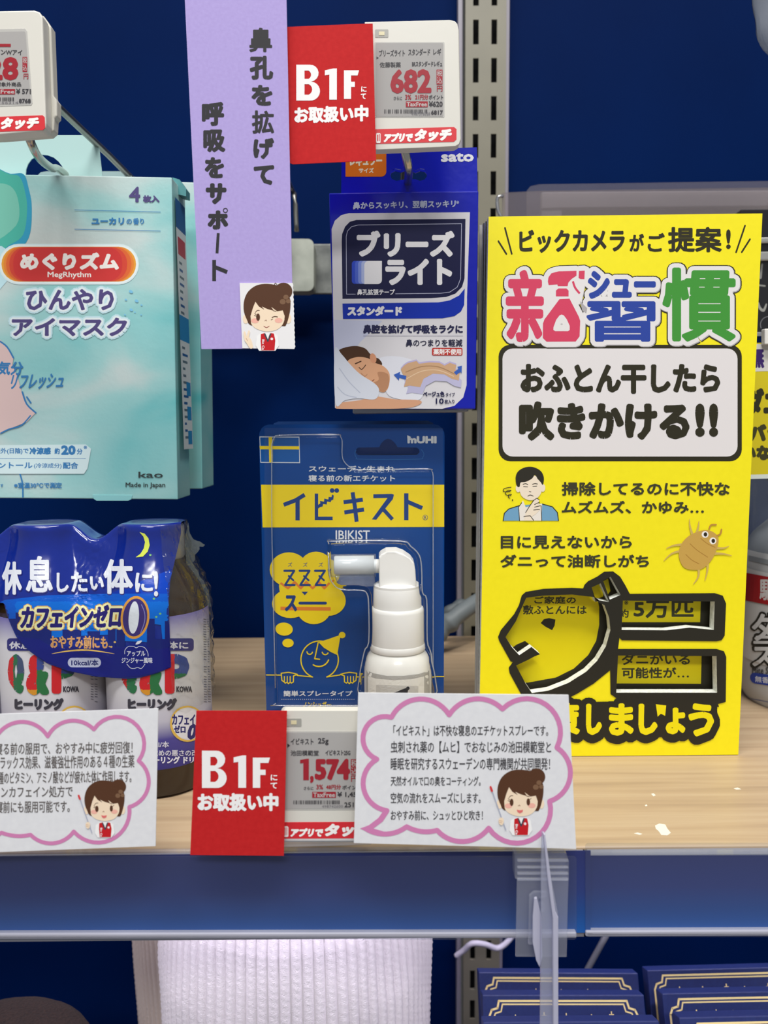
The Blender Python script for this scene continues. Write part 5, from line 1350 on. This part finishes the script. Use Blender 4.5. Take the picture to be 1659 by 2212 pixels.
C.line([(285, 172), (300, 168), (312, 174)], 4, ln, smooth=3); C.line([(338, 172), (352, 168), (366, 170)], 4, ln, smooth=3, up=False); C.line([(288, 185), (310, 186)], 4, ln, up=False); C.line([(340, 184), (362, 182)], 4, ln, up=False); C.line([(312, 238), (326, 232), (342, 238)], 4, ln, smooth=3, up=False); C.line([(320, 212), (330, 214)], 3, ln, up=False)
C.poly([(300, 330), (318, 300), (345, 262), (362, 250), (376, 258), (372, 280), (385, 290), (380, 315), (355, 340), (330, 355), (345, 376), (290, 376)], sk_)
C.line([(300, 330), (318, 300), (345, 262), (362, 250), (376, 258)], 4, ln); C.line([(350, 285), (378, 272)], 4, ln, up=False); C.line([(350, 300), (382, 292)], 4, ln, up=False); C.line([(345, 316), (378, 312)], 4, ln, up=False); C.line([(290, 352), (325, 348), (345, 374)], 4, ln, up=False)
C.line([(218, 188), (180, 196), (176, 212), (205, 212), (218, 206), (196, 208), (186, 226), (208, 236), (220, 228), (205, 230), (204, 245), (212, 250)], 4, ln, smooth=4, up=False); C.ell(226, 260, 4, 4, ln, up=False)
# mite
lg = 'c9ad5c'
for p in ([(1235, 455), (1222, 410), (1218, 368)], [(1258, 450), (1268, 410), (1272, 378)], [(1180, 510), (1130, 515), (1088, 532)], [(1175, 545), (1120, 560), (1075, 600)], [(1365, 530), (1410, 530), (1440, 518)], [(1360, 560), (1410, 562), (1455, 572)], [(1320, 620), (1318, 660), (1305, 712)], [(1270, 640), (1268, 690), (1240, 732)]):
    C.line(p, 16, lg, smooth=4, taper=lambda t: 1 - .8 * t, up=(p[0] == (1235, 455)))
C.blob([(1160, 580), (1165, 525), (1195, 478), (1245, 445), (1310, 428), (1360, 445), (1382, 480), (1370, 540), (1340, 600), (1290, 645), (1235, 652), (1185, 635)], 'c39c4c')
C.line([(1330, 420), (1340, 400), (1368, 398)], 9, 'b8883c', smooth=4, up=False); C.line([(1372, 460), (1392, 450), (1398, 425)], 9, 'b8883c', smooth=4, up=False)
C.line([(1222, 505), (1260, 540), (1320, 580)], 4, 'a87c34', smooth=4); C.line([(1198, 565), (1230, 595), (1272, 618)], 4, 'a87c34', smooth=4, up=False); C.line([(1282, 475), (1320, 505), (1362, 525)], 4, 'a87c34', smooth=4, up=False)
C.ell(1306, 453, 19, 19, 'ece8e2'); C.ell(1350, 489, 19, 19, 'ece8e2', up=False); C.ell(1308, 453, 10, 12, '2c2414'); C.ell(1352, 489, 10, 12, '2c2414', up=False)
# black block letter frames round the windows (ring shapes that leave the windows open)
H_ = [h1, h2, h3, h4, h5]
big = [(300, 775), (400, 758), (560, 752), (622, 756), (630, 735), (650, 715), (700, 690), (740, 662), (790, 660), (830, 690), (860, 740), (884, 786), (1360, 782), (1405, 796), (1424, 840), (1416, 1020), (1400, 1045), (1370, 1052), (840, 1046), (826, 1032), (818, 1095), (1370, 1095), (1412, 1108), (1425, 1140), (1422, 1392), (1378, 1404),
       (1385, 1420), (800, 1420), (808, 1370), (776, 1348), (774, 1214), (680, 1290), (590, 1345), (480, 1400), (300, 1400), (270, 1340), (210, 1230), (205, 1200), (228, 1168), (216, 1165), (152, 1050), (145, 1028), (160, 990), (235, 900), (262, 850), (278, 795)]
C.poly(big, m_blk, holes=H_)
LAST = (('対', 232, 1396, 402, 1582), ('策', 420, 1392, 604, 1582), ('し', 638, 1402, 728, 1578), ('ま', 766, 1400, 906, 1582), ('し', 932, 1402, 1040, 1578), ('ょ', 1084, 1424, 1196, 1574), ('う', 1212, 1400, 1357, 1586))
for dy in (0, 14):
    C.layer += 1
    for g_, x0, y0, x1, y1 in LAST: C.T(g_, x0 - 34, y0 - 34, x1 + 34, y1 + 34, m_blk, b=44, octs=12, up=False, drop=(0, dy))
C.poly([(232, 1400), (1360, 1380), (1385, 1500), (1350, 1590), (232, 1590)], m_blk, up=False)
C.layer += 1
for g_, x0, y0, x1, y1 in LAST: C.T(g_, x0, y0, x1, y1, 'e9d906', b=10, up=False)
C.poly([(1030, 1405), (1088, 1412), (1082, 1470), (1058, 1458), (1040, 1475)], 'e9d906', up=False)
C.done()

# ================================================================ BEHIND THE SIGN (right)
fr = thing('steel_surround', (atY(1400, 720, 0.57).x, 0.57, atY(1400, 720, 0.57).z), 'beige metal surround with dark window behind the yellow sign', 'display surround')
m_bar = M('beige_frame_paint', 'a9a497', 0.4)
slab('top_bar', YP(0.55), [(1170, 414), (1720, 410), (1720, 446), (1216, 450), (1170, 452)], 0.006, m_bar, fr, bevel=0.001)
slab('side_bar', YP(0.551), [(1170, 446), (1214, 446), (1214, 640), (1170, 640)], 0.006, m_bar, fr, bevel=0.0008)
slab('window', YP(0.556), [(1200, 446), (1720, 440), (1720, 640), (1200, 640)], 0.003, M('dark_smoked_panel', '3b3832', 0.25), fr)
ac = thing('acrylic_holder', (atY(1120, 640, 0.53).x, 0.53, atY(1120, 640, 0.53).z), 'clear acrylic sign holder behind the top left corner of the yellow sign', 'sign holder')
slab('front_sheet', YP(0.530), [(1085, 416), (1168, 412), (1720, 404), (1720, 640), (1085, 640)], 0.0015, clear('acrylic_sheet', 'e8e6ea', refl=0.6, rough=0.1, haze=0.16, hazecol='b7aca8'), ac, bevel=0.0003)
slab('back_sheet', YP(0.540), [(1138, 412), (1146, 402), (1165, 398), (1720, 390), (1720, 640), (1138, 640)], 0.0015, clear('acrylic_sheet_back', 'e2e2ea', refl=0.6, rough=0.1, haze=0.14, hazecol='a9a6b2'), ac, bevel=0.0003)
m_pipe = M('bright_pin', 'c9c9cc', 0.25, metal=0.9)
tube('corner_pin', [atY(1083, 470, 0.528), atY(1076, 455, 0.528), atY(1074, 430, 0.528), atY(1080, 424, 0.528), atY(1086, 424, 0.53)], 0.0011, m_pipe, ac, n=8, sm=3)
# black hanging pack at the right edge
bpk = thing('black_product_pack', (atY(1680, 724, 0.47).x, 0.47, atY(1680, 724, 0.47).z), 'black glossy product pack right of the yellow sign, at the picture edge', 'product pack')
m_bg = M('black_gloss', '1c1c20', 0.15, coat=0.5)
kp = YP(0.47)
slab('pack', kp, [(1600, 452), (1760, 450), (1760, 722), (1600, 726)], 0.02, m_bg, bpk, bevel=0.001)
slab('silver_edge', YP(0.468), [(1600, 718), (1760, 714), (1760, 722), (1600, 727)], 0.003, m_pipe, bpk, bevel=0.0005)
slab('glint_bar', YP(0.467), [(1600, 514), (1760, 508), (1760, 522), (1600, 526)], 0.003, M('glint_silver', 'b9b9b6', 0.2, metal=0.5), bpk, bevel=0.001)  # pale bars stand in for white glints on the glossy pack
slab('glint_bar', YP(0.467), [(1600, 544), (1760, 540), (1760, 560), (1600, 564)], 0.003, M('glint_silver', 'b9b9b6', 0.2, metal=0.5), bpk, bevel=0.001)
C = Ink(kp, bpk, 'printed_letter', view=(1560, 440, 3.687), rough=0.3)
C.line([(318, 480), (305, 590)], 18, '8b8b86', taper=lambda t: .8 + .3 * t, up=True); C.line([(296, 650), (340, 655)], 14, '8b8b86', up=False); C.line([(290, 790), (300, 830), (330, 850), (352, 800)], 20, '9b9b96', smooth=4, up=False, taper=lambda t: .5 + .6 * math.sin(3.1 * t))
C.line(arc3((310, 990), (322, 920), (380, 900)), 6, '77777c', up=False)
C.done()
# mite-spray bottle
mb = thing('spray_bottle', (atY(1745, 1570, 0.450).x, 0.450, 0), 'big white household spray bottle behind the right edge of the yellow sign', 'bottle')
MY = 0.450; mx = atY(1752, 1450, MY).x
def mr_(px, py): return mx - atY(px, py, MY).x
def mz_(py): return atY(1752, py, MY - 0.03).z
mprof = [(0.036, 0.0), (mr_(1612, 1560), 0.003), (mr_(1606, 1520), 0.010), (mr_(1608, 1440), atY(1650, 1440, .43).z), (mr_(1612, 1330), atY(1650, 1330, .43).z), (mr_(1616, 1240), atY(1650, 1240, .43).z), (mr_(1618, 1200), atY(1650, 1200, .43).z), (mr_(1640, 1165), atY(1650, 1165, .43).z), (mr_(1665, 1140), atY(1650, 1140, .43).z), (mr_(1700, 1110), atY(1650, 1105, .43).z), (0.013, atY(1650, 1080, .43).z), (0.013, atY(1650, 1040, .43).z)]
bod = lathe('bottle_body', mx, MY, mprof, M('pearl_white_plastic', 'b9babb', 0.3), mb, n=72)
mprof2 = [(r_ + 0.0004, z_) for r_, z_ in mprof[2:7]]
z1_, z0_ = atY(1650, 1228, .43).z, atY(1650, 1520, .43).z
lb = lathe('shrink_label', mx, MY, [(r_ + 0.0004, z_) for r_, z_ in mprof[3:6]], M('label_white', 'cdccca', 0.35), mb, n=72, capends=False)
lathe('spray_cap', mx, MY, [(0.0145, atY(1650, 1060, .43).z), (0.0155, atY(1650, 1055, .43).z), (0.0155, atY(1650, 1020, .43).z), (0.012, atY(1650, 1015, .43).z)], M('cap_grey_white', 'c4c6c8', 0.35), mb)
slab('trigger_head', YP(MY - 0.012), [(1660, 1000), (1700, 960), (1850, 955), (1850, 1020), (1760, 1060), (1700, 1050)], 0.024, M('cap_grey_white', 'c4c6c8', 0.35), mb, bevel=0.004)
lathe('clear_sleeve', mx, MY, [(mr_(1617, 1300), atY(1650, 1235, .43).z), (mr_(1618, 1210), atY(1650, 1205, .43).z), (mr_(1620, 1120), atY(1650, 1130, .43).z), (mr_(1618, 1040), atY(1650, 1030, .43).z)], clear('sleeve_film', 'dfe4ea', refl=1.0, rough=0.1, haze=0.2, hazecol='a9b2bb', bump=0.6, bscale=70), mb, n=60, capends=False)
su = Surf([bod, lb])
ZM = (1560, 1000, 3.456)
C = Ink(su, bod, 'label_artwork', view=ZM, curved=True, base=5e-4, rough=0.35, sub=5)
C.poly([(150, 815), (420, 865), (420, 1075), (150, 1022)], 'a51f24')
C.poly([(150, 1745), (420, 1800), (420, 1803), (150, 1749)], '33489c', up=False)
C.poly([(196, 690), (420, 740), (420, 775), (196, 728)], '8d9399', up=False)
C.T('駆', 278, 870, 400, 1025, 'd8d4d2', b=3)
C.T('ダ', 205, 1095, 420, 1345, '26241f', b=20); C.T('ニ', 215, 1270, 430, 1370, '26241f', b=20, up=False); C.T('ス', 205, 1350, 400, 1540, '26241f', b=20, up=False); C.T('ダ', 222, 1112, 405, 1330, 'd6d6d6', b=7); C.T('ニ', 232, 1290, 410, 1350, 'd6d6d6', b=7, up=False); C.T('ス', 225, 1372, 385, 1520, 'd6d6d6', b=7, up=False)
C.T('Mite S', 222, 1525, 345, 1575, '3a3a3c', b=1.5); C.rr(208, 1580, 460, 1660, 38, '27409c', sh=.15); C.T('無香料', 245, 1598, 400, 1645, 'd4d6dc', b=1.5, sh=.12)
C.T('※増殖', 230, 1868, 350, 1905, '6f6f70', b=1)
C.done()
# yellow neck panel above the bottle
yn = thing('neck_tag', (atY(1690, 1025, 0.40).x, 0.40, atY(1690, 1025, 0.40).z), 'yellow and white neck tag above the big white spray bottle', 'tag')
yp_ = YP(0.412)
slab('tag_card', yp_, [(1596, 742), (1652, 740), (1760, 736), (1760, 1026), (1596, 1030)], 0.001, M('tag_yellow', 'cdbb08', 0.5), yn)
C = Ink(yp_, yn, 'printed_lettering', view=(1560, 440, 3.687), rough=0.5)
C.poly([(130, 1120), (600, 1112), (600, 1330), (300, 1335), (130, 1345)], 'cfccc6'); C.T('無', 226, 1140, 336, 1310, '3a2266', b=7)
C.T('ダニ', 170, 1468, 480, 1700, '2c2a14', b=14); C.T('バッ', 215, 1755, 470, 1900, '3c3a1a', b=11, up=False); C.T('いなく', 160, 1925, 480, 2045, '3c3a1a', b=9, up=False)
C.poly([(130, 2160), (600, 2150), (600, 2182), (130, 2195)], 'cfd6cf', up=False)
C.done()
slab('white_corner', YP(0.408), [(1652, 710), (1760, 706), (1760, 742), (1652, 744)], 0.004, M('white_plastic_corner', 'dcd9d4', 0.4), yn, bevel=0.0005)
# clear bag top right
bg = thing('clear_bag', (atY(1690, 120, 0.40).x, 0.40, atY(1690, 120, 0.40).z), 'crinkled clear plastic bag hanging in the top right corner', 'bag')
V = []; F = []; na, nb_ = 26, 30
ce = atY(1715, -20, 0.40)
for j in range(nb_):
    ph = math.pi * j / (nb_ - 1)
    for i in range(na):
        th_ = 2 * math.pi * i / na; wv = 1 + 0.05 * math.sin(5 * th_ + 3 * ph) + 0.04 * math.sin(9 * ph + 2 * th_)
        V.append((ce.x + 0.019 * wv * math.sin(ph) ** .7 * math.cos(th_), 0.40 + 0.009 * wv * math.sin(ph) * math.sin(th_), ce.z + 0.034 * math.cos(ph) * (1 + .03 * math.sin(4 * th_))))
for j in range(nb_ - 1):
    for i in range(na): F.append((j * na + i, j * na + (i + 1) % na, (j + 1) * na + (i + 1) % na, (j + 1) * na + i))
mesh('bag_film', V, F, clear('bag_plastic', 'd9dde2', refl=1.4, rough=0.12, haze=0.28, hazecol='c9ced6', bump=1.0, bscale=90), bg, smooth=True)
slab('hang_loop', YP(0.40), [(1690, -200), (1740, -200), (1740, -120), (1690, -120)], 0.001, clear('loop_film', 'd9dde2'), bg)

# ================================================================ BELOW THE SHELF
def knit(name, cx, cy, prof_, hexc, label, nrib, group=None):
    t = thing(name, (cx, cy, -0.36), label, 'knit hat', group)
    m = M(name + '_wool', hexc, 0.95, bump=(1800, 0.6, 0.0006)); V = []; F = []; n_ = nrib * 8
    zs2 = np.linspace(prof_[0][1], prof_[-1][1], 210); zz = [p[1] for p in prof_]; rr_ = [p[0] for p in prof_]
    for z in zs2:
        r_ = float(np.interp(z, zz, rr_))
        for k in range(n_):
            a_ = 2 * math.pi * k / n_; u = (k % 8) / 8.0
            rib = abs(math.sin(math.pi * u)) ** 0.6; st_ = 0.5 + 0.5 * math.sin(z * 2 * math.pi / 0.0042 + (u - .5) * 5)
            wob = 1 + 0.006 * math.sin(5 * a_ + 40 * z) + 0.004 * math.sin(11 * a_ - 60 * z)
            q_ = r_ * wob + 0.0022 * rib + 0.0006 * rib * st_
            V.append((cx + q_ * math.cos(a_), cy + q_ * math.sin(a_), z))
    for j in range(209):
        for k in range(n_): F.append((j * n_ + k, j * n_ + (k + 1) % n_, (j + 1) * n_ + (k + 1) % n_, (j + 1) * n_ + k))
    F.append([209 * n_ + k for k in range(n_)]); F.append(list(range(n_))[::-1])
    mesh('ribbed_knit', V, F, m, t, smooth=True)
    return t
kx = atY(640, 2110, 0.43).x
knit('knit_hat', kx, 0.440, [(0.074, -0.36), (0.0785, -0.25), (0.0795, -0.14), (0.077, -0.10), (0.070, -0.062), (0.055, -0.045), (0.02, -0.038)], 'e4dde2', 'large white ribbed knit hat below the shelf, brightly lit', 84)
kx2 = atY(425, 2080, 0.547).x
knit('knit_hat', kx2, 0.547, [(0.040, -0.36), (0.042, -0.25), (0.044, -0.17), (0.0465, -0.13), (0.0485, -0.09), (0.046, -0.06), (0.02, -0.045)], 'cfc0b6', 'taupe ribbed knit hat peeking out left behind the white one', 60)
fh = thing('fur_hat', (atY(0, 2300, 0.40).x, 0.40, -0.36), 'dark brown fluffy hat in the bottom left corner', 'hat')
V = []; F = []; na, nb_ = 64, 40; hc = atY(-40, 2375, 0.38)
rz = hc.z + 0.36
for j in range(nb_):
    ph = math.pi * j / (nb_ - 1) 
    for i in range(na):
        th_ = 2 * math.pi * i / na; wv = 1 + 0.008 * math.sin(17 * th_ + 9 * ph) + 0.006 * random.random()
        sp_ = max(math.sin(ph), 0) ** .8
        zz_ = hc.z + (0.024 if ph < math.pi / 2 else rz) * math.cos(ph)
        V.append((hc.x + 0.052 * wv * sp_ * math.cos(th_), 0.40 + 0.045 * wv * sp_ * math.sin(th_), max(zz_, -0.36)))
for j in range(nb_ - 1):
    for i in range(na): F.append((j * na + i, j * na + (i + 1) % na, (j + 1) * na + (i + 1) % na, (j + 1) * na + i))
mesh('fluffy_crown', V, F, noise_mat('brown_fur', [(0.3, '1a1212'), (0.7, '33221c')], scale=(1, 1, .2), nscale=700, rough=0.95, bump=1.0, bdist=0.002), fh, smooth=True)

# navy gift boxes
m_nav = noise_mat('navy_paper', [(0.3, '15235a'), (0.7, '1a2a62')], nscale=500, rough=0.5, bump=0.15, bdist=0.0002)
m_gold = M('gold_foil', 'ffe9a4', 0.3, metal=0.2)
labs = ['navy gift box with gold frame, backmost of the left row', 'navy gift box with gold frame, middle of the left row', 'navy gift box with gold frame, frontmost of the left row',
        'navy gift box with gold frame, backmost of the right row', 'navy gift box with gold frame, middle of the right row', 'navy gift box with gold frame, frontmost of the right row']
geo = [((1034, 2100), (1378, 2102), 0.448, 1), ((1042, 2149), (1391, 2149), 0.414, 1), ((1044, 2208), (1424, 2205), 0.380, 1),
       ((1398, 2096), (1720, 2088), 0.448, 0), ((1430, 2146), (1730, 2140), 0.414, 0), ((1467, 2198), (1740, 2192), 0.380, 0)]
TL_ = math.radians(24)
dn = Vector((0, -math.sin(TL_), -math.cos(TL_))); nn_ = Vector((0, -math.cos(TL_), math.sin(TL_)))
tm_ = 0.011
for i, (a_, b2_, Y, fl_) in enumerate(geo):
    TLp = atY(*a_, Y); TRp = atY(*b2_, Y); W3 = (TRp - TLp).length; dx_ = (TRp - TLp).normalized()
    Lh = (min(TLp.z, TRp.z) + 0.36 - 0.0015) / math.cos(TL_) - tm_ * math.tan(TL_)
    g = thing('gift_box', ((TLp + TRp) / 2 + dn * Lh), labs[i], 'box', 'navy gift boxes with gold frames')
    fv = [TLp, TRp, TRp + dn * Lh, TLp + dn * Lh]; V = fv + [p - nn_ * tm_ for p in fv]
    mesh('carton', V, [(0, 3, 2, 1), (4, 5, 6, 7), (0, 1, 5, 4), (1, 2, 6, 5), (2, 3, 7, 6), (3, 0, 4, 7)], m_nav, g, bevel=0.0006)
    # gold frame and plus stars, laid out in millimetres on the face
    def uv(u, v, lay=1): return TLp + dx_ * u + dn * v + nn_ * (0.00006 * lay)
    V = []; F = []
    def strip(p, w_):
        for (u0, v0), (u1, v1) in zip(p[:-1], p[1:]):
            l_ = math.hypot(u1 - u0, v1 - v0); ex, ey = (u1 - u0) / l_, (v1 - v0) / l_; nx2, ny2 = -ey * w_ / 2, ex * w_ / 2
            u0 -= ex * w_ * .3; v0 -= ey * w_ * .3; u1 += ex * w_ * .3; v1 += ey * w_ * .3; k = len(V)
            V.extend([uv(u0 + nx2, v0 + ny2), uv(u1 + nx2, v1 + ny2), uv(u1 - nx2, v1 - ny2), uv(u0 - nx2, v0 - ny2)]); F.append((k, k + 1, k + 2, k + 3))
    for ins, w_ in ((0.0036, 0.0011), (0.0056, 0.0008)):
        u0, u1, v0 = ins, W3 - ins - 0.001, ins * .85; c_ = 0.0048
        strip([(u0, Lh - ins), (u0, v0 + c_ * 1.6), (u0 + c_ * .3, v0 + c_ * .95), (u0 + c_, v0 + c_ * .75), (u0 + c_ * 1.2, v0), (u1 - c_ * 1.2, v0), (u1 - c_, v0 + c_ * .75), (u1 - c_ * .3, v0 + c_ * .95), (u1, v0 + c_ * 1.6), (u1, Lh - ins)], w_)
    rnd = random.Random(i)
    for k in range(5):
        u = 0.018 + (W3 - 0.034) * (k + .3 * rnd.random()) / 4.3; v = 0.0100 + 0.002 * rnd.random()
        strip([(u - .0012, v), (u + .0012, v)], .0006); strip([(u, v - .0016), (u, v + .0016)], .0006)
    mesh('gold_print', V, F, m_gold, g)

# tidy up the type-setting helper
bpy.data.objects.remove(_to); bpy.data.curves.remove(_tc)
